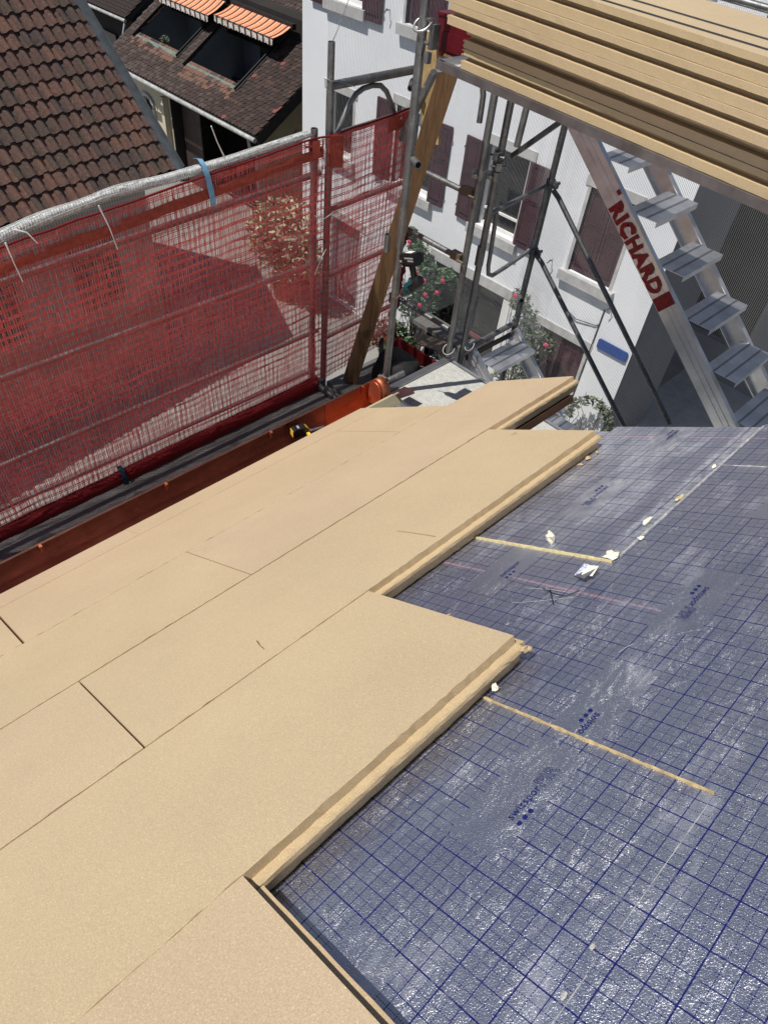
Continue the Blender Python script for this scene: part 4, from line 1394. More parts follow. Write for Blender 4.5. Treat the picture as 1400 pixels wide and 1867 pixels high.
# cordless drill hanging at the pole
dr = thing('cordless_drill', 'black and teal cordless drill hanging upside down at the tall pole', 'drill', (-2.72, 3.10, -2.2))
Yd = 3.095
ax = Vector((.165, .0, .185)).normalized()
up = Vector((-ax.z, 0, ax.x))
c0 = Vector((-2.722, Yd, -2.205))
b = B()
b.tube([c0 - ax * .030, c0 - ax * .02, c0 + ax * .03, c0 + ax * .095, c0 + ax * .115], [.030, .036, .0375, .036, .026], 14)
part('motor_housing', b, 'black', dr)
b = B()
b.tube([c0 - ax * .034, c0 - ax * .030, c0 + ax * .012], [.030, .0375, .0385], 14)
b.box(c0 + ax * .03 + up * .02, (.07, .079, .025), (ax, (0, 1, 0), up))
part('teal_shell', b, 'teal', dr)
b = B()
b.tube([c0 - ax * .032, c0 - ax * .055, c0 - ax * .095, c0 - ax * .105], [.030, .029, .024, .012], 14)
part('chuck', b, 'steel_dark', dr)
b = B()
b.tube([c0 - ax * .105, c0 - ax * .118], .011, 8)
b.tube([c0 - ax * .118, c0 - ax * .175], .0035, 6)
part('bit', b, 'zinc', dr)
h0, h1 = c0 + ax * .045, Vector((-2.735, Yd, -2.055))
b = B()
b.tube([h0, h0.lerp(h1, .5) + Vector((.006, 0, 0)), h1], [.021, .019, .022], 10)
part('handle', b, 'black', dr)
bx = (Vector((.94, 0, .34)).normalized(), Vector((0, 1, 0)), Vector((-.34, 0, .94)).normalized())
b = B()
bc = Vector((-2.742, Yd, -2.018))
b.box(bc, (.125, .085, .055), bx)
b.box(bc - bx[2] * .034, (.085, .07, .02), bx)
b.box(bc + bx[2] * .030, (.105, .07, .008), bx)
bat = part('battery', b, 'black', dr)
b = B()
b.box(bc + bx[2] * .0348 - bx[0] * .012 + bx[1] * .006, (.055, .042, .0012), bx)
link('sticker', b.mesh('sticker', ['label_white']), bat, Matrix.Identity(4))
b = B()
b.box(bc + bx[0] * .018 - bx[1] * .0432 + bx[2] * .010, (.075, .0012, .009), bx)
b.box(bc + bx[0] * .03 - bx[1] * .0432 - bx[2] * .006, (.05, .0012, .009), bx)
b.box(bc - bx[0] * .055 - bx[1] * .0432 - bx[2] * .01, (.018, .0012, .012), bx)
link('printed_strip', b.mesh('printed_strip', ['label_grey']), bat, Matrix.Identity(4))

# tape measure in the gutter
tm = thing('tape_measure', 'black and yellow tape measure lying on the copper gutter with its steel blade out', 'tape measure', (-2.86, 2.30, -3.09))
b = B()
ex, ey, ez = Vector((.25, .94, .0)).normalized(), Vector((-.94, .25, 0)).normalized(), Vector((0, 0, 1))
tmc = Vector((-2.862, 2.30, -3.075))
prof = [(-.052, -.032), (.045, -.032), (.056, -.018), (.056, .014), (.040, .034), (-.036, .036), (-.052, .022)]
b.prism(prof, ex, ez, ey, tmc, -.026, .026)
part('case', b, 'black', tm)
b = B()
b.prism([(.045, -.030), (.062, -.022), (.064, .012), (.044, .034)], ex, ez, ey, tmc, -.020, .020)
b.box(tmc + ex * .05 - ey * .04 - ez * .012, (.022, .05, .014), (ex, ey, ez))
b.box(tmc - ex * .054, (.003, .045, .05), (ex, ey, ez))
part('yellow_trim', b, 'yellow', tm)
b = B()
b.box(tmc + ez * .0365 - ex * .01, (.014, .03, .002), (ex, ey, ez))
part('label', b, 'label_grey', tm)
b = B()
b.box(tmc + ex * .115 - ez * .022, (.115, .022, .0015), (ex, ey, ez))
b.box(tmc + ex * .17 - ez * .026, (.02, .02, .012), (ex, ey, ez))
part('steel_blade', b, 'alu_dull', tm)
b = B()
b.box(tmc + ex * .085 - ez * .0195, (.004, .024, .004), (ex, ey, ez))
b.box(tmc + ex * .14 - ez * .0195, (.03, .004, .004), (ex, ey, ez))
part('bright_clip', b, 'zinc', tm)
for i, (x, y) in enumerate(((-2.80, .35), (-2.79, .39))):
    b = B()
    b.ball((x, y, -3.138), .012, 6, 3, (.5, 1.5, .2), 0, .3)
    single('foam_scrap', b, 'foam_white', ('curved white crumb lying in the copper gutter at left edge', 'small white crumb in the gutter just past the curved one')[i], 'foam scrap', (x, y, -3.14))

# black tool bag and cable on the deck
bag = thing('tool_bag', 'black canvas tool bag with a sagging carry strap on the corner deck', 'bag', (-3.22, 3.62, -3.43))
b = B()
nx, nz = 14, 5
vs = []
for j in range(nz + 1):
    for i in range(nx):
        a = 2 * math.pi * i / nx
        r = 1 + .12 * mnoise.noise((math.cos(a) * 2, math.sin(a) * 2, j))
        f = 1 - .22 * (j / nz) ** 2
        vs.append((-3.20 + .20 * r * f * math.copysign(abs(math.cos(a)) ** .6, math.cos(a)), 3.60 + .16 * r * f * math.copysign(abs(math.sin(a)) ** .6, math.sin(a)), -3.43 + .22 * j / nz + .02 * mnoise.noise((a, j, 4))))
fs = [(j * nx + i, j * nx + (i + 1) % nx, (j + 1) * nx + (i + 1) % nx, (j + 1) * nx + i) for j in range(nz) for i in range(nx)] + [tuple(nz * nx + i for i in range(nx))]
b.add(vs, fs, 0, True)
part('body', b, 'black_cloth', bag)
b = B()
b.tube([(-3.46, 3.66, -3.18), (-3.43, 3.62, -3.19), (-3.36, 3.56, -3.25), (-3.30, 3.52, -3.31), (-3.24, 3.50, -3.30)], [.014, .019, .02, .021, .02], 8)
part('carry_strap', b, 'black_cloth', bag)
b = B()
cpts = []
for i in range(70):
    a = i * .42
    cpts.append((-3.02 + .13 * math.cos(a) + .02 * math.sin(i * .7), 3.62 + .10 * math.sin(a) + .01 * math.cos(i), -3.40 + .004 * i * .55 + .012 * math.sin(i * 1.1)))
b.tube(cpts, .008, 6)
single('cable', b, 'black', 'black extension cable coiled on the deck behind the tall pole', 'cable', (-3.02, 3.62, -3.42))

# ------------------------------------------------------------------ fine grey net on the outside of the gable scaffold
def veil_sheet(p0, p1, z0, z1, nx, nz, amp, dirn, name, label):
    b = B()
    p0, p1, dirn = Vector(p0), Vector(p1), Vector(dirn)
    L = (p1 - p0).length
    for j in range(nz + 1):
        for i in range(nx + 1):
            p = p0.lerp(p1, i / nx)
            z = z0 + (z1 - z0) * j / nz
            q = p + dirn * (amp * mnoise.noise((i / nx * L * 1.1, z * .35, 7)) + .25 * amp * mnoise.noise((i / nx * L * 5, z * .5, 3)))
            b.v.append((q.x, q.y, z))
    for j in range(nz):
        for i in range(nx):
            b.f.append((j * (nx + 1) + i, j * (nx + 1) + i + 1, (j + 1) * (nx + 1) + i + 1, (j + 1) * (nx + 1) + i))
            b.m.append(0)
            b.sm.append(True)
    uvs = [(i / nx * L + .01 * math.sin(j), z0 + (z1 - z0) * j / nz) for j in range(nz + 1) for i in range(nx + 1)]
    c = (p0 + p1) / 2
    b.v = [(x - c.x, y - c.y, z - z0) for x, y, z in b.v]
    me = b.mesh(name, ['veil'])
    ul = me.uv_layers.new(name='net')
    for lp in me.loops:
        ul.data[lp.index].uv = uvs[lp.vertex_index]
    tag(link(name, me, None, Matrix.Translation((c.x, c.y, z0))), label, 'net')
veil_sheet((-3.62, 4.80, 0), (3.2, 4.80, 0), -8.3, -.55, 120, 30, .05, (0, 1, 0), 'facade_net', 'fine grey veil net hanging before the white house, behind the aluminium stair')
veil_sheet((-3.63, 3.14, 0), (-3.63, 4.78, 0), -3.3, .6, 30, 20, .02, (1, 0, 0), 'side_net', 'fine grey veil net above the red net, left of the tall pole')
veil_sheet((-2.98, 4.73, 0), (-2.62, 4.74, 0), -5.2, -1.25, 26, 20, .035, (0, 1, 0), 'net_fold', 'gathered fold of grey veil net beside the dark pole')

# ------------------------------------------------------------------ white house
YF = 10.0
X0, X1 = -12.30, -3.86
white = thing('white_house', 'white plastered house with burgundy shutters behind the scaffold', 'house', ((X0 + X1) / 2, YF, STREET_Z))
holes = dict(u1=(-11.50, -10.66, -2.73, -1.45), u2=(-9.62, -8.72, -2.73, -1.45), u3=(-7.47, -6.60, -2.73, -1.45), u4=(-5.42, -4.62, -2.73, -1.45),
             m0=(-11.50, -10.78, -5.28, -4.16), m1=(-9.62, -8.64, -5.28, -3.94), m2=(-7.47, -6.60, -5.28, -3.94), m3=(-5.42, -4.62, -5.28, -3.94),
             d0=(-11.30, -10.38, -8.49, -6.55), d1=(-8.20, -6.50, -8.49, -6.28), w1=(-5.62, -4.66, -7.45, -6.41))
def holed_wall(b, x0, x1, z0, z1, hs, y, dep):
    xs = sorted({x0, x1} | {h[0] for h in hs} | {h[1] for h in hs})
    zs = sorted({z0, z1} | {h[2] for h in hs} | {h[3] for h in hs})
    for i in range(len(xs) - 1):
        for j in range(len(zs) - 1):
            cx, cz = (xs[i] + xs[i + 1]) / 2, (zs[j] + zs[j + 1]) / 2
            if any(h[0] < cx < h[1] and h[2] < cz < h[3] for h in hs):
                continue
            b.add([(xs[i], y, zs[j]), (xs[i + 1], y, zs[j]), (xs[i + 1], y, zs[j + 1]), (xs[i], y, zs[j + 1])], [(0, 1, 2, 3)])
    for a, c, e, f in hs:
        b.add([(a, y, e), (a, y + dep, e), (a, y + dep, f), (a, y, f)], [(0, 1, 2, 3)])
        b.add([(c, y, e), (c, y, f), (c, y + dep, f), (c, y + dep, e)], [(0, 1, 2, 3)])
        b.add([(a, y, f), (a, y + dep, f), (c, y + dep, f), (c, y, f)], [(0, 1, 2, 3)])
        b.add([(a, y, e), (c, y, e), (c, y + dep, e), (a, y + dep, e)], [(0, 1, 2, 3)])
b = B()
holed_wall(b, X0, X1, STREET_Z, 1.6, list(holes.values()), YF, .20)
part('front_wall', b, 'stucco', white)
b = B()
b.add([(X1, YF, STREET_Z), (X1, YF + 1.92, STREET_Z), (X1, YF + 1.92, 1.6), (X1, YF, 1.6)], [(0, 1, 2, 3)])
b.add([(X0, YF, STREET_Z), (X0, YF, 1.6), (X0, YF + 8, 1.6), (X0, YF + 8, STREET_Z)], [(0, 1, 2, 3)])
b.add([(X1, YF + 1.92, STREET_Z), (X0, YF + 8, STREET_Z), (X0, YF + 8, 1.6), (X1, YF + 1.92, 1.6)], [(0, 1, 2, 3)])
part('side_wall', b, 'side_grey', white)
b = B()
b.prism([(YF - .5, 1.55), (YF + 8.3, 1.55), (YF + 4, 4.4)], (0, 1, 0), (0, 0, 1), (1, 0, 0), (0, 0, 0), X0 - .2, X1 + .2)
part('roof', b, 'beaver', white)

def window(h, frame_mat='white_paint', sill=True, lint=True, bars=2, cross=None, closed=None):
    a, c, e, f = h
    y = YF + .13
    b = B()
    t = .055
    for cx, sx, cz, sz in (((a + t / 2), t, (e + f) / 2, f - e), (c - t / 2, t, (e + f) / 2, f - e), ((a + c) / 2, c - a - 2 * t, f - t / 2, t), ((a + c) / 2, c - a - 2 * t, e + t / 2, t)):
        b.box((cx, y, cz), (sx, .06, sz))
    for k in range(1, bars):
        b.box((a + (c - a) * k / bars, y - .006, (e + f) / 2), (.05, .05, f - e - 2 * t))
    for q in (cross or []):
        b.box(((a + c) / 2, y - .002, e + (f - e) * q), (c - a - 2 * t, .04, .035))
    fr = part('window', b, frame_mat, white)
    b = B()
    b.box(((a + c) / 2, y + .03, (e + f) / 2), (c - a - .02, .01, f - e - .02))
    link('pane', b.mesh('pane', ['glass']), fr, Matrix.Identity(4))
    b = B()
    if sill:
        b.box(((a + c) / 2, YF + .02, e - .082), (c - a + .24, .23, .160))
        part('sill', b, 'stone', white)
    b = B()
    if lint:
        b.box(((a + c) / 2, YF + .055, f + .075), (c - a + .22, .14, .150))
        part('lintel', b, 'stone', white)
    for s_, xx in ((-1, a), (1, c)):
        b = B()
        b.box((xx + s_ * .028, YF + .085, (e + f) / 2), (.056, .184, f - e - .004))
        part('jamb', b, 'stone', white)
    return fr
def shutter(x0, x1, z0, z1, y=None, ang=0.0, mat='burgundy'):
    y = YF - .035 if y is None else y
    b = B()
    w_, h_ = x1 - x0, z1 - z0
    b.box((0, 0, 0), (w_, .026, h_))
    t = .055
    for cx, sx, cz, sz in ((-w_ / 2 + t / 2, t, 0, h_), (w_ / 2 - t / 2, t, 0, h_), (0, w_ - 2 * t, h_ / 2 - t / 2, t), (0, w_ - 2 * t, -h_ / 2 + t / 2, t), (0, w_ - 2 * t, .10, .05)):
        b.box((cx, -.017, cz), (sx, .012, sz))
    b.box((0, -.016, .42), (w_ - 2 * t - .06, .010, h_ * .36 - .15))
    b.box((0, -.016, -.31), (w_ - 2 * t - .06, .010, h_ * .40))
    mw = Matrix.Translation(((x0 + x1) / 2, y, (z0 + z1) / 2)) @ Matrix.Rotation(ang, 4, 'Z')
    sh = link('shutter', b.mesh('shutter', [mat]), white, mw)
    b = B()
    for zz in (-h_ * .36, h_ * .36):
        b.box((math.copysign(w_ / 2, ang) if ang else w_ / 2, -.012, zz), (.05, .02, .03))
    link('hinge', b.mesh('hinge', ['dark_trim']), sh, mw)
    b = B()
    b.box((0, -.026, .135), (w_ - 2 * t - .03, .014, .012))
    b.box((0, -.026, -h_ / 2 + .12), (w_ - 2 * t - .03, .014, .012))
    link('panel_bead', b.mesh('panel_bead', [mat]), sh, mw)
    return sh
for k in ('u1', 'u2', 'u3', 'u4', 'm0', 'm1', 'm2'):
    window(holes[k], bars=1 if k in ('m0', 'm2') else 2, cross=[.22] if k == 'm2' else None)
window(holes['m3'])
window(holes['w1'])
shutter(-10.62, -10.15, -2.86, -1.5)
shutter(-12.02, -11.58, -2.86, -1.5)
shutter(-9.55, -9.17, -2.72, -1.47, YF + .06)
shutter(-9.15, -8.75, -2.72, -1.47, YF + .06)
shutter(-10.09, -9.68, -5.29, -3.93)
shutter(-8.61, -8.26, -5.29, -3.93, None, R(5))
shutter(-7.91, -7.55, -5.29, -3.94, None, R(-3))
shutter(-6.55, -6.17, -5.29, -3.94)
shutter(-5.415, -5.025, -5.26, -3.96, YF + .07)
shutter(-5.015, -4.625, -5.26, -3.96, YF + .07)
shutter(-5.61, -5.15, -7.43, -6.43, YF + .07)
shutter(-5.14, -4.67, -7.43, -6.43, YF + .07)
# glazed double door and the small door
a, c, e, f = holes['d1']
b = B()
b.box(((a + c) / 2, YF + .05, f + .095), (c - a + .32, .17, .19))
part('lintel', b, 'stone', white)
for xx in (a - .05, c + .08):
    b = B()
    b.box((xx, YF + .06, (e + f) / 2), (.10 if xx < -7 else .16, .16, f - e - .004))
    part('jamb', b, 'white_paint', white)
b = B()
b.box(((a + c) / 2, YF + .19, (e + f) / 2), (c - a, .02, f - e))
dd = part('door', b, 'glass', white)
b = B()
for xx in (a + .03, a + .52, c - .75, c - .03):
    b.box((xx, YF + .16, (e + f) / 2), (.06, .05, f - e))
for zz in (f - .05, f - .32, -7.35):
    b.box(((a + c) / 2, YF + .162, zz), (c - a - .06, .04, .05))
link('door_frame', b.mesh('door_frame', ['dark_trim']), dd, Matrix.Identity(4))
b = B()
b.box((-7.27, YF + .155, -7.25), (.10, .05, 2.2))
b.box((-7.0, YF + .12, -7.42), (.5, .03, .07))
link('red_post', b.mesh('red_post', ['door_red']), dd, Matrix.Identity(4))
a, c, e, f = holes['d0']
b = B()
b.box(((a + c) / 2, YF + .17, (e + f) / 2), (c - a, .04, f - e))
for k in (-.2, .2):
    b.box(((a + c) / 2 + k, YF + .145, -7.5), (.32, .02, 1.5))
part('door', b, 'grey_wall', white)
b = B()
b.box(((a + c) / 2, YF + .055, f + .08), (c - a + .3, .15, .16))
part('lintel', b, 'stone', white)
b = B()
b.prism([(-.285, -.07), (-.262, -.088), (.262, -.088), (.285, -.07), (.285, .07), (.262, .088), (-.262, .088), (-.285, .07)], (1, 0, 0), (0, 0, 1), (0, 1, 0), (-4.19, 0, -6.17), YF - .035, YF - .012)
part('wall_sign', b, 'sign_blue', white)
for x, z in ((-10.0, -2.62), (-9.93, -5.40), (-5.75, -5.25), (-4.46, -5.5)):
    b = B()
    b.tube([(x, YF, z), (x, YF - .07, z), (x + .02, YF - .09, z + .03), (x - .02, YF - .10, z - .04)], .009, 6)
    part('shutter_hook', b, 'dark_trim', white)
b = B()
b.tube([(-5.25, YF - .02, -5.9), (-5.0, YF - .03, -5.98), (-4.62, YF - .02, -5.92), (-4.57, YF - .01, -5.88)], .008, 5)
b.tube([(-4.56, YF - .015, -5.60), (-4.57, YF - .015, -6.2), (-4.60, YF - .015, -7.5)], .010, 5)
part('wall_cable', b, 'dark_trim', white)

# house across the alley
far = thing('dark_house', 'dark shaded house across the alley, right of the white house', 'house', (-1.0, 14.5, STREET_Z))
b = B()
holed_wall(b, -9, 6, STREET_Z, 2.5, [(-5.2, -3.4, -7.6, -4.6), (-1.6, -.4, -7.4, -5.6)], 14.5, .3)
part('wall', b, 'grey_wall', far)
for xx, zz, ww, hh in ((-4.3, -6.1, 1.8, 3.0), (-1.0, -6.5, 1.2, 1.8)):
    b = B()
    b.box((xx, 14.72, zz), (ww, .05, hh))
    part('window', b, 'dark_trim', far)
b = B()
b.box((-2.5, 13.0, STREET_Z + .06), (3.5, 3.0, .12))
structure('pavement', b, 'stone')

# ------------------------------------------------------------------ plants along the white house
def leaves(cs, n, size, seed):
    rnd = random.Random(seed)
    b = B()
    for _ in range(n):
        c, r = rnd.choice(cs)
        while True:
            d = Vector((rnd.uniform(-1, 1), rnd.uniform(-1, 1), rnd.uniform(-1, 1)))
            if d.length <= 1:
                break
        p = Vector(c) + Vector((d.x * r[0], d.y * r[1], d.z * r[2]))
        x = Vector((rnd.uniform(-1, 1), rnd.uniform(-1, 1), rnd.uniform(-.6, .6))).normalized()
        y = x.cross(Vector((rnd.uniform(-1, 1), rnd.uniform(-1, 1), rnd.uniform(-1, 1)))).normalized()
        s = size * rnd.uniform(.6, 1.3)
        z = x.cross(y)
        b.add([p - x * s, p - y * s * .45 + z * s * .1, p + x * s, p + y * s * .45 + z * s * .1], [(0, 1, 2), (0, 2, 3)], 0)
    return b
def branches(cs, root, n, seed, r=.012):
    rnd = random.Random(seed)
    b = B()
    for _ in range(n):
        c, rr = rnd.choice(cs)
        q = Vector(c) + Vector((rnd.uniform(-1, 1) * rr[0], rnd.uniform(-1, 1) * rr[1], rnd.uniform(-1, 1) * rr[2]))
        p = Vector(root) + Vector((rnd.uniform(-.15, .15), rnd.uniform(-.05, .05), 0))
        m1 = p.lerp(q, .4) + Vector((rnd.uniform(-.15, .15), rnd.uniform(-.06, .06), .1))
        m2 = p.lerp(q, .75) + Vector((rnd.uniform(-.12, .12), rnd.uniform(-.06, .06), .1))
        b.tube([p, m1, m2, q], [r, r * .75, r * .5, r * .25], 5)
    return b
def plant(name, label, cat, root, cs, nl, size, nb, leafmat, seed, flowers=(), group=None):
    t = thing(name, label, cat, root, group)
    part('stem', branches(cs, root, nb, seed), 'stem', t)
    o = part('foliage', leaves(cs, nl, size, seed + 1), leafmat, t)
    o['kind'] = 'stuff'
    for x, y, z in flowers:
        b = B()
        for k in range(7):
            a = k * 2.4
            b.ball((x + .028 * math.cos(a) * (k > 0), y + .01 * math.sin(a * 1.7), z + .028 * math.sin(a) * (k > 0)), .030, 6, 4, (1, .6, .8), 0, .2)
        part('blossom', b, 'petal', t)
    return t
plant('climbing_rose', 'climbing rose with pink blossoms left of the glazed door', 'rose bush', (-8.45, 9.85, STREET_Z),
      [((-8.45, 9.74, -6.2), (.28, .14, .35)), ((-8.15, 9.70, -6.55), (.42, .18, .38)), ((-8.0, 9.68, -7.0), (.32, .18, .36)), ((-8.55, 9.72, -7.2), (.3, .16, .5)), ((-7.65, 9.7, -6.35), (.22, .14, .22)), ((-8.75, 9.8, -5.95), (.12, .1, .15))],
      1500, .062, 26, ['leaf'], 11, [(-8.62, 9.62, -6.0), (-8.30, 9.55, -6.45), (-8.20, 9.52, -6.62), (-8.38, 9.52, -6.72), (-8.05, 9.52, -6.50), (-7.95, 9.5, -6.75), (-8.05, 9.5, -7.02), (-7.62, 9.55, -6.33), (-7.86, 9.55, -7.15), (-7.72, 9.56, -6.62)])
plant('bush', 'low dark green bush at the foot of the climbing rose', 'bush', (-8.55, 9.3, STREET_Z),
      [((-8.6, 9.35, -7.95), (.45, .4, .4)), ((-8.2, 9.35, -8.1), (.3, .3, .3))], 1300, .07, 14, ['leaf'], 21)
plant('climbing_rose', 'thin climbing plant with one pink blossom between glazed door and shuttered ground floor window', 'rose bush', (-5.9, 9.85, STREET_Z),
      [((-6.0, 9.75, -6.05), (.22, .1, .22)), ((-5.75, 9.72, -6.4), (.28, .12, .45)), ((-5.55, 9.72, -7.1), (.25, .12, .5)), ((-5.9, 9.72, -7.6), (.3, .14, .5)), ((-5.3, 9.7, -6.5), (.3, .1, .25))],
      950, .055, 18, ['leaf_pale'], 31, [(-6.03, 9.6, -5.92), (-5.18, 9.58, -6.45)])
plant('climber', 'leafy climber trained in a small loop at the right end of the white wall', 'climber', (-4.2, 9.85, STREET_Z),
      [((-4.45 + .42 * (1 - math.cos(a)), 9.74, -7.55 + .5 * math.sin(a)), (.10, .07, .12)) for a in [math.pi * i / 9 for i in range(10)]] + [((-4.3, 9.72, -8.0), (.22, .1, .35)), ((-3.75, 9.72, -7.95), (.2, .1, .3))],
      620, .045, 10, ['leaf_pale'], 41)
t = plant('potted_shrub', 'big shrub with cream variegated leaves, seen through the red net by the house corner', 'shrub', (-11.9, 9.15, STREET_Z + .45),
          [((-12.2, 9.1, -6.9), (.65, .5, .6)), ((-11.5, 9.1, -6.6), (.6, .45, .6)), ((-12.6, 9.1, -7.3), (.5, .4, .5)), ((-11.2, 9.1, -7.2), (.5, .4, .5)), ((-11.9, 9.0, -7.6), (.7, .4, .4))],
          1500, .085, 22, ['leaf_white'], 51)
o = part('foliage', leaves([((-12.0, 9.1, -7.0), (.8, .5, .75)), ((-11.5, 9.1, -7.4), (.8, .4, .5))], 1300, .08, 77), 'leaf', t)
o['kind'] = 'stuff'
b = B()
b.tube([(-11.9, 9.15, STREET_Z), (-11.9, 9.15, STREET_Z + .42), (-11.9, 9.15, STREET_Z + .46)], [.24, .33, .34], 16)
part('pot', b, 'terracotta_pot', t)

# ------------------------------------------------------------------ house with the round-ended plain tiles
OB = Vector((-14.36, 10.3, -5.92))
SB = R(32.0)
BV = Vector((0, math.cos(SB), math.sin(SB)))
BM = frame(OB, (1, 0, 0), BV)                   # local x to the right, y up the slope, z off the roof
bh = thing('tiled_house', 'house with dark round-ended roof tiles and two sunken roof terraces', 'house', (-17.9, 11.0, STREET_Z))
OPEN = [(-6.50, -4.38, .93, 2.22), (-3.86, -1.66, .80, 2.24)]
def in_open(x, y, m=0.0):
    return any(a - m < x < c + m and e - m < y < f + m for a, c, e, f in OPEN)
b = B()
xs = [-7.05, -6.50, -4.38, -3.86, -1.66, 0]
for i in range(5):
    x0, x1 = xs[i], xs[i + 1]
    segs = [(0, 4.2)]
    for a, c, e, f in OPEN:
        if abs(a - x0) < 1e-6:
            segs = [(0, e), (f, 4.2)]
    for y0, y1 in segs:
        b.add([(x0, y0, 0), (x1, y0, 0), (x1, y1, 0), (x0, y1, 0)], [(0, 1, 2, 3)])
        b.add([(x0, y0, -.14), (x1, y0, -.14), (x1, y1, -.14), (x0, y1, -.14)], [(3, 2, 1, 0)])
b.box((-3.5, .005, -.07), (7.05, .012, .14))
b.box((.006, 2.1, -.07), (.012, 4.2, .16))
b.box((-7.056, 2.1, -.07), (.012, 4.2, .16))
part('roof_base', b, 'dark_trim', bh, BM)
TW, TP = .138, .118
def beaver_mesh(mat):
    b = B()
    w, l, th = .132, .30, .014
    pts = [(-w / 2, l), (-w / 2, .05)] + [(-w / 2 * math.cos(a), .05 - .05 * math.sin(a)) for a in [math.pi * i / 7 for i in range(1, 7)]] + [(w / 2, .05), (w / 2, l)]
    top = [(x, y, th + .030 * (1 - y / l)) for x, y in pts]
    bot = [(x, y, .030 * (1 - y / l)) for x, y in pts]
    n = len(pts)
    b.add(top + bot, [tuple(range(n))] + [(i, i + n, (i + 1) % n + n, (i + 1) % n) for i in range(n)])
    return b, b.mesh('roof_tile', [mat])
bt, BME = beaver_mesh('beaver')
_, BME_R = beaver_mesh('beaver_red')
slots = []
rnd = random.Random(5)
row = 0
while row * TP < 3.9:
    y = -.03 + row * TP
    x = -.06 - (TW / 2 if row % 2 else 0)
    while x > -7.02:
        if not in_open(x, y + .06, .03):
            under = any(a < x < c and e - .36 < y < e - .02 for a, c, e, f in OPEN)
            slots.append((x, y, under and rnd.random() < .7))
        x -= TW
    row += 1
def dist_b(s_):
    return (BM @ Vector((s_[0], s_[1], 0))).length
vis = [s_ for s_ in slots if s_[1] < 1.62 - .02 + 0 * s_[0] or s_[0] < -.3]
slots.sort(key=dist_b)
rest = B()
for k, (x, y, rd) in enumerate(slots):
    m = Matrix.Translation((x, y, .006 + rnd.uniform(0, .006))) @ Matrix.Rotation(R(rnd.uniform(-2.5, 2.5)), 4, 'Z') @ Matrix.Rotation(R(rnd.uniform(-1.2, 1.2)), 4, 'Y')
    if k < 296:
        link('roof_tile', BME_R if rd else BME, bh, BM @ m)
    else:
        rest.add([m @ Vector(v) for v in bt.v], bt.f, 1 if rd else (0 if rnd.random() < .55 else 2))
o = link('roof_tiles', rest.mesh('roof_tiles', ['beaver', 'beaver_red', simple('brown_plain_tile', (.066, .048, .042), .9, 0, .35, 14, .5, 90, .006)]), bh, BM)
o['kind'] = 'stuff'
for (a, c, e, f) in OPEN:
    b = B()
    bl = [BM @ Vector(p) for p in ((a, e, -.14), (c, e, -.14), (c, f, -.14), (a, f, -.14))]
    zf = bl[0].z - .75
    fl = [Vector((p.x, p.y, zf)) for p in bl]
    yb = bl[2].y + .5
    fl[2].y = fl[3].y = yb
    top = [BM @ Vector(p) for p in ((a, e, .01), (c, e, .01), (c, f, .01), (a, f, .01))]
    tp2 = [top[0], top[1], Vector((top[2].x, yb, top[2].z + .45)), Vector((top[3].x, yb, top[3].z + .45))]
    q = fl + tp2
    b.add(q, [(0, 1, 2, 3), (0, 4, 5, 1), (1, 5, 6, 2), (2, 6, 7, 3), (3, 7, 4, 0)])
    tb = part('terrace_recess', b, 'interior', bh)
    b = B()
    b.box(((fl[2].x + fl[3].x) / 2 + .25, yb - .02, zf + .75), (1.1, .03, 1.35))
    link('terrace_door', b.mesh('terrace_door', ['dark_trim']), tb, Matrix.Identity(4))
    b = B()
    b.bar((a, e, .03), (c + .06, e, .03), .16, .02, (0, 0, 1))
    part('lower_flashing', b, 'copper_green', bh, BM)
    for xx, s_ in ((a, -1), (c, 1)):
        b = B()
        b.box((xx + s_ * .02, (e + f) / 2 + .02, .07), (.035, f - e + .12, .10))
        part('side_curb', b, 'dark_trim', bh, BM)
        b = B()
        b.box((xx + s_ * .055, (e + f) / 2 + .02, .045), (.02, f - e + .1, .05))
        part('curb_flashing', b, 'flash', bh, BM)
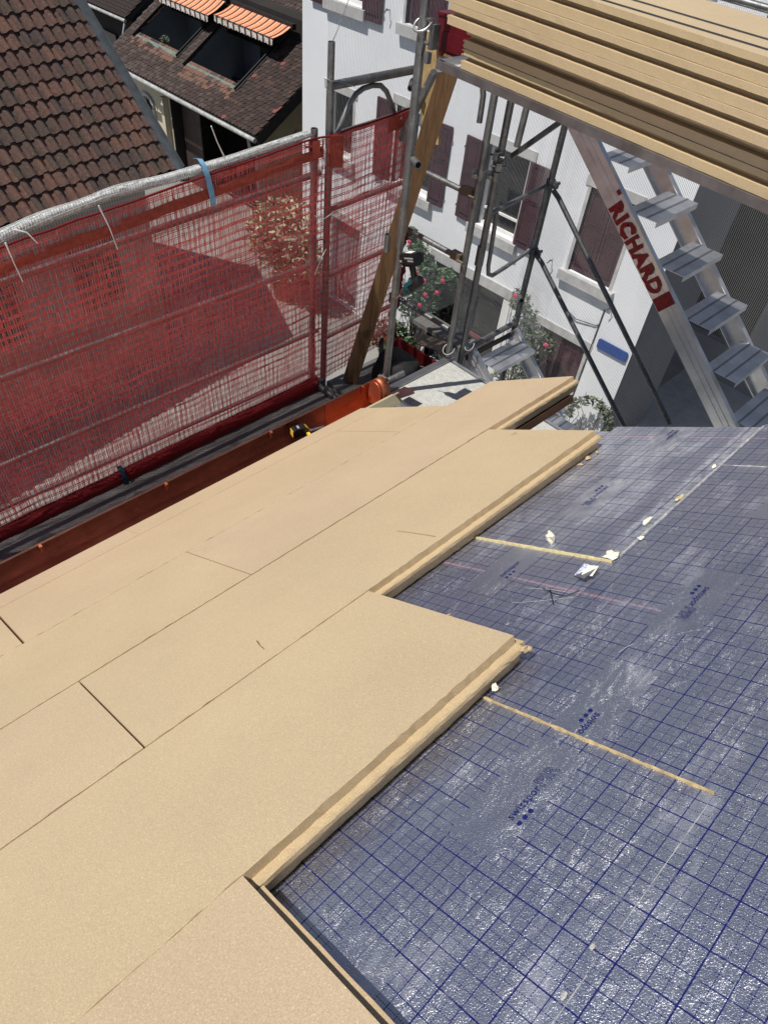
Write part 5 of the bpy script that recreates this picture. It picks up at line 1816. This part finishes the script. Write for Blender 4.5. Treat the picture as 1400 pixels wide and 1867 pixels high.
# awnings above the terraces
def awning(name, label, xl, xr, yb, zb, yf, zf, zv, nstr):
    t = thing(name, label, 'awning', ((xl + xr) / 2, yb, zb), 'striped awnings over the roof terraces')
    def uvmesh(nm, q, mat, nx, sag):
        b = B()
        uvs = []
        for j in range(5):
            for i in range(nx + 1):
                u, v = i / nx, j / 4
                p = Vector(q[0]).lerp(Vector(q[1]), u).lerp(Vector(q[3]).lerp(Vector(q[2]), u), v)
                sc = .0
                if sag == 'val' and j == 0:
                    sc = -.03 * abs(math.sin(math.pi * u * nstr))
                b.v.append((p.x, p.y + (0.006 * math.sin(u * 60 + j) if sag == 'val' else 0), p.z - (.03 * math.sin(math.pi * v) if sag == 'roof' else 0) + sc))
                uvs.append((u * nstr, v))
        for j in range(4):
            for i in range(nx):
                b.f.append((j * (nx + 1) + i, j * (nx + 1) + i + 1, (j + 1) * (nx + 1) + i + 1, (j + 1) * (nx + 1) + i))
                b.m.append(0)
                b.sm.append(False)
        base = MW[t.name].translation
        b.v = [(x - base.x, y - base.y, z - base.z) for x, y, z in b.v]
        me = b.mesh(nm, [mat])
        ul = me.uv_layers.new(name='net')
        for lp in me.loops:
            ul.data[lp.index].uv = uvs[lp.vertex_index]
        return link(nm, me, t, Matrix.Translation(base))
    uvmesh('awning_cloth', [(xl, yf, zf), (xr, yf, zf), (xr, yb, zb), (xl, yb, zb)], 'awning', nstr * 4, 'roof')
    uvmesh('valance', [(xl, yf - .015, zv), (xr, yf - .015, zv), (xr, yf - .012, zf), (xl, yf - .012, zf)], 'valance', nstr * 6, 'val')
    b = B()
    b.tube([(xl - .02, yf, zf - .015), (xr + .02, yf, zf - .015)], .018, 8)
    part('front_bar', b, 'dark_trim', t)
    b = B()
    b.box(((xl + xr) / 2, yb + .05, zb), (xr - xl + .1, .12, .12))
    part('roller_case', b, 'dark_trim', t)
    return t
awning('awning', 'orange striped awning over the right hand roof terrace, nearer the white house', -17.93, -15.55, 12.30, -4.19, 11.75, -4.37, -4.50, 10)
awning('awning', 'orange striped awning over the left hand roof terrace, cut by the picture edge', -20.5, -18.22, 12.30, -4.19, 11.75, -4.45, -4.58, 10)
b = B()
b.box((-17.9, 12.75, -4.4), (6.9, .5, .7))
part('dormer_wall', b, 'dark_wall', bh)
b = B()
uq = [Vector(p) for p in ((-24, 13.1, -4.18), (-16.72, 13.15, -4.18), (-16.72, 16.5, -2.2), (-24, 16.5, -2.2))]
b.add(uq + [p + Vector((0, 0, -.12)) for p in uq], [(0, 1, 2, 3), (7, 6, 5, 4), (0, 4, 5, 1), (1, 5, 6, 2)])
part('upper_roof_base', b, 'dark_trim', bh)
UM = frame(uq[1], (1, 0, 0), (uq[2] - uq[1]).normalized())
ub = B()
row = 0
while row < 9:
    x = -.06 - (TW / 2 if row % 2 else 0)
    while x > -3.2:
        m = Matrix.Translation((x, -.03 + row * TP, .006)) @ Matrix.Rotation(R(rnd.uniform(-2, 2)), 4, 'Z')
        ub.add([m @ Vector(v) for v in bt.v], bt.f)
        x -= TW
    row += 1
o = part('roof_tiles', ub, 'beaver', bh, UM)
o['kind'] = 'stuff'
# walls, gutter and the cream ground floor
b = B()
b.add([(-14.75, 10.65, STREET_Z), (-14.75, 16, STREET_Z), (-14.75, 16, -2.7), (-14.75, 10.65, -6.0)], [(0, 1, 2, 3)])
b.box((-14.735, 11.75, -6.62), (.02, .62, .75), ((1, 0, 0), Vector((0, .85, .53)), Vector((0, -.53, .85))))
part('gable_wall', b, 'ochre', bh)
b = B()
hs = [(-20.30, -19.62, STREET_Z, -6.62)]
holed_wall(b, -22.2, -18.75, STREET_Z, -5.75, hs, 10.68, .2)
part('front_wall', b, 'cream', bh)
b = B()
b.box((-19.96, 10.86, -7.55), (.72, .04, 1.95))
d1 = part('door', b, 'door_wood', bh)
b = B()
b.box((-19.86, 10.83, -7.35), (.03, .03, 1.3))
b.box((-19.70, 10.83, -7.75), (.20, .03, .04))
b.box((-19.70, 10.83, -7.15), (.20, .03, .04))
link('door_bar', b.mesh('door_bar', ['door_red']), d1, Matrix.Identity(4))
b = B()
arc = [(-19.96 + .36 * math.cos(a), -6.80 + .26 * math.sin(a)) for a in [math.pi * i / 10 for i in range(11)]]
for i in range(10):
    p, q = arc[i], arc[i + 1]
    b.bar((p[0], 10.66, p[1]), (q[0], 10.66, q[1]), .10, .07, (0, 1, 0))
for xx in (-20.32, -19.60):
    b.box((xx, 10.66, -7.66), (.08, .10, 1.7))
part('door_surround', b, 'stone', bh)
b = B()
b.box((-18.18, 10.95, -7.4), (.86, .04, 2.1))
part('door', b, 'door_wood', bh)
b = B()
b.box((-16.7, 12.4, -7.2), (4.1, .1, 2.6))
b.box((-18.76, 11.55, -7.2), (.06, 1.7, 2.6))
b.box((-16.7, 10.66, -6.02), (4.0, .16, .5))
part('shed_wall', b, 'dark_wall', bh)
b = B()
b.box((-18.93, 10.60, -7.4), (.14, .14, 2.15))
part('pilaster', b, 'cream', bh)
b = B()
b.box((-20.53, 10.66, -6.52), (.14, .02, .10))
part('house_number', b, 'sign_blue', bh)
b = B()
b.tube([(-21.5, 10.22, -5.98), (-14.30, 10.22, -5.99)], .055, 10)
part('gutter', b, 'pipe', bh)
b = B()
b.tube([(-14.62, 10.24, -6.0), (-14.64, 10.30, -6.25), (-14.66, 10.5, -6.5), (-14.66, 10.55, STREET_Z)], .036, 8)
part('downpipe', b, 'pipe', bh)
b = B()
b.box((-14.42, 11.9, -5.12), (.06, 3.6, .22), ((1, 0, 0), BV, BV.cross(Vector((1, 0, 0))) * -1))
part('verge_board', b, 'dark_trim', bh)
pt = thing('potted_plant', 'small potted plant on the left roof terrace', 'pot plant', (-19.92, 11.42, -5.62))
b = B()
b.tube([(-19.92, 11.42, -5.62), (-19.92, 11.42, -5.44)], [.07, .09], 10)
part('pot', b, 'terracotta_pot', pt)
o = part('foliage', leaves([((-19.92, 11.42, -5.32), (.12, .12, .12))], 120, .035, 61), 'leaf_pale', pt)
o['kind'] = 'stuff'
b = B()
b.tube([(-19.75, 11.35, -5.55), (-19.68, 11.33, -5.50), (-19.60, 11.33, -5.52), (-19.55, 11.34, -5.47)], .016, 8)
single('watering_can_spout', b, 'label_white', 'white curved spout beside the potted plant on the left roof terrace', 'spout', (-19.7, 11.35, -5.6))

# neighbouring roof at the upper left
nb_ = thing('neighbour_house', 'dark house with small plain tiled roof, top left beyond the red pantiles', 'house', (-24.5, 12.5, STREET_Z))
b = B()
b.box((-27.2, 14.6, (STREET_Z - 5.55) / 2), (8.6, 5.0, -5.55 - STREET_Z))
part('wall', b, 'dark_wall', nb_)
nq = [Vector(p) for p in ((-32, 11.8, -5.52), (-22.62, 11.8, -5.40), (-22.62, 14.4, -3.75), (-32, 14.4, -3.87))]
b = B()
b.add(nq + [p + Vector((0, 0, -.12)) for p in nq], [(0, 1, 2, 3), (7, 6, 5, 4), (0, 4, 5, 1), (1, 5, 6, 2)])
part('roof_base', b, 'dark_trim', nb_)
NMx = frame(nq[1], (nq[1] - nq[0]).normalized(), (nq[2] - nq[1]).normalized())
ub = B()
for row in range(10):
    x = -.06 - (TW / 2 if row % 2 else 0)
    while x > -5:
        m = Matrix.Translation((x, -.03 + row * TP, .006)) @ Matrix.Rotation(R(rnd.uniform(-2, 2)), 4, 'Z')
        ub.add([m @ Vector(v) for v in bt.v], bt.f)
        x -= TW
o = part('roof_tiles', ub, 'beaver', nb_, NMx)
o['kind'] = 'stuff'
b = B()
b.tube([nq[0] + Vector((0, -.04, -.06)), nq[1] + Vector((0, -.04, -.06))], .045, 8)
part('gutter', b, 'pipe', nb_)
b = B()
b.tube([nq[1] + Vector((-.1, 0, -.1)), Vector((-22.5, 11.5, -5.9)), Vector((-21.75, 10.6, -6.0)), Vector((-21.6, 10.25, -5.95))], .04, 8)
part('downpipe', b, 'flash', nb_)
for x in (-26.0, -24.3):
    b = B()
    b.box((x, 12.05, -6.9), (.8, .06, 1.6))
    part('window', b, 'glass', nb_)

# ------------------------------------------------------------------ pantiled house on the left
PE = Vector((-11.357, 6.402, -4.9))
DV = Vector((-.16006, .98711, 0)).normalized()
HV = Vector((-.98711, -.16006, 0)).normalized()
ST = R(45.5)
UV = HV * math.cos(ST) + Vector((0, 0, math.sin(ST)))
PM = frame(PE, DV, UV)
ph = thing('pantiled_house', 'house with weathered red pantile roof at the upper left', 'house', (-13.5, 3.5, STREET_Z))
b = B()
pr = [(.45, STREET_Z - PE.z), (7.4, STREET_Z - PE.z), (7.4, .3), (4.0, 3.85), (.45, .25)]
b.prism(pr, HV, (0, 0, 1), DV, PE, -9.5, -.35)
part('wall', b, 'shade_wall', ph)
for q in range(4):
    b = B()
    b.box(PE + HV * .43 + DV * (-1.6 - q * 2.0) + Vector((0, 0, -1.5)), (.05, .9, 1.3), (HV, DV, (0, 0, 1)))
    part('window', b, 'glass', ph)
b = B()
b.box((-4.8, 2.9, -.06), (9.6, 5.9, .08))
part('roof_base', b, 'dark_trim', ph, PM)
b = B()
b.add([PE + UV * 5.7 + DV * -9.6, PE + UV * 5.7, PE + UV * 5.7 + HV * 4 + Vector((0, 0, -4)), PE + UV * 5.7 + HV * 4 + Vector((0, 0, -4)) + DV * -9.6], [(0, 1, 2, 3)])
part('rear_slope', b, 'dark_trim', ph)
CW, CL = .2015, .2525
def pantile_mesh():
    b = B()
    prof = [(-.004, .004), (.008, .034), (.026, .058), (.050, .066), (.078, .058), (.100, .032), (.114, .008), (.150, .0), (.185, .004), (.2085, .016)]
    th = .014
    n = len(prof)
    vs = []
    for y, lift in ((0, .044), (.16, .026), (CL + .055, .004)):
        vs += [(x, y, z + lift) for x, z in prof]
    fs = [(j * n + i, j * n + i + 1, (j + 1) * n + i + 1, (j + 1) * n + i) for j in range(2) for i in range(n - 1)]
    o = len(vs)
    vs += [(x, .004, z + .044 - th - .008) for x, z in prof]
    fs += [(i, o + i, o + i + 1, i + 1) for i in range(n - 1)]
    vs += [(.2085, CL + .055, -.006), (.2085, .004, .02)]
    fs += [(n - 1, o + n + 1, o + n, 3 * n - 1)]
    b.add(vs, fs)
    return b, b.mesh('roof_tile', ['pantile'])
pt_b, PME = pantile_mesh()
rnd = random.Random(9)
rest = B()
for k in range(22):
    for j in range(40):
        x = -.235 - (j + 0) * CW + rnd.uniform(-.004, .004)
        y = -.04 + k * CL + rnd.uniform(-.005, .005)
        m = Matrix.Translation((x, y, rnd.uniform(-.003, .005))) @ Matrix.Rotation(R(rnd.uniform(-1.2, 1.2)), 4, 'Z') @ Matrix.Rotation(R(rnd.uniform(-1.0, 1.0)), 4, 'X')
        if k < 12 and j < 19 - k:
            link('roof_tile', PME, ph, PM @ m)
        elif x > -9.4:
            rest.add([m @ Vector(v) for v in pt_b.v], pt_b.f)
o = part('roof_tiles', rest, 'pantile', ph, PM)
o['kind'] = 'stuff'
b = B()
b.box((.055, 2.8, .018), (.17, 5.7, .012))
b.box((.145, 2.8, .045), (.012, 5.7, .075))
part('verge_flashing', b, 'flash', ph, PM)
b = B()
b.tube([PE + HV * -.05 + DV * -9.5 + Vector((0, 0, -.09)), PE + HV * -.05 + DV * .15 + Vector((0, 0, -.09))], .06, 8)
part('gutter', b, 'dark_trim', ph)
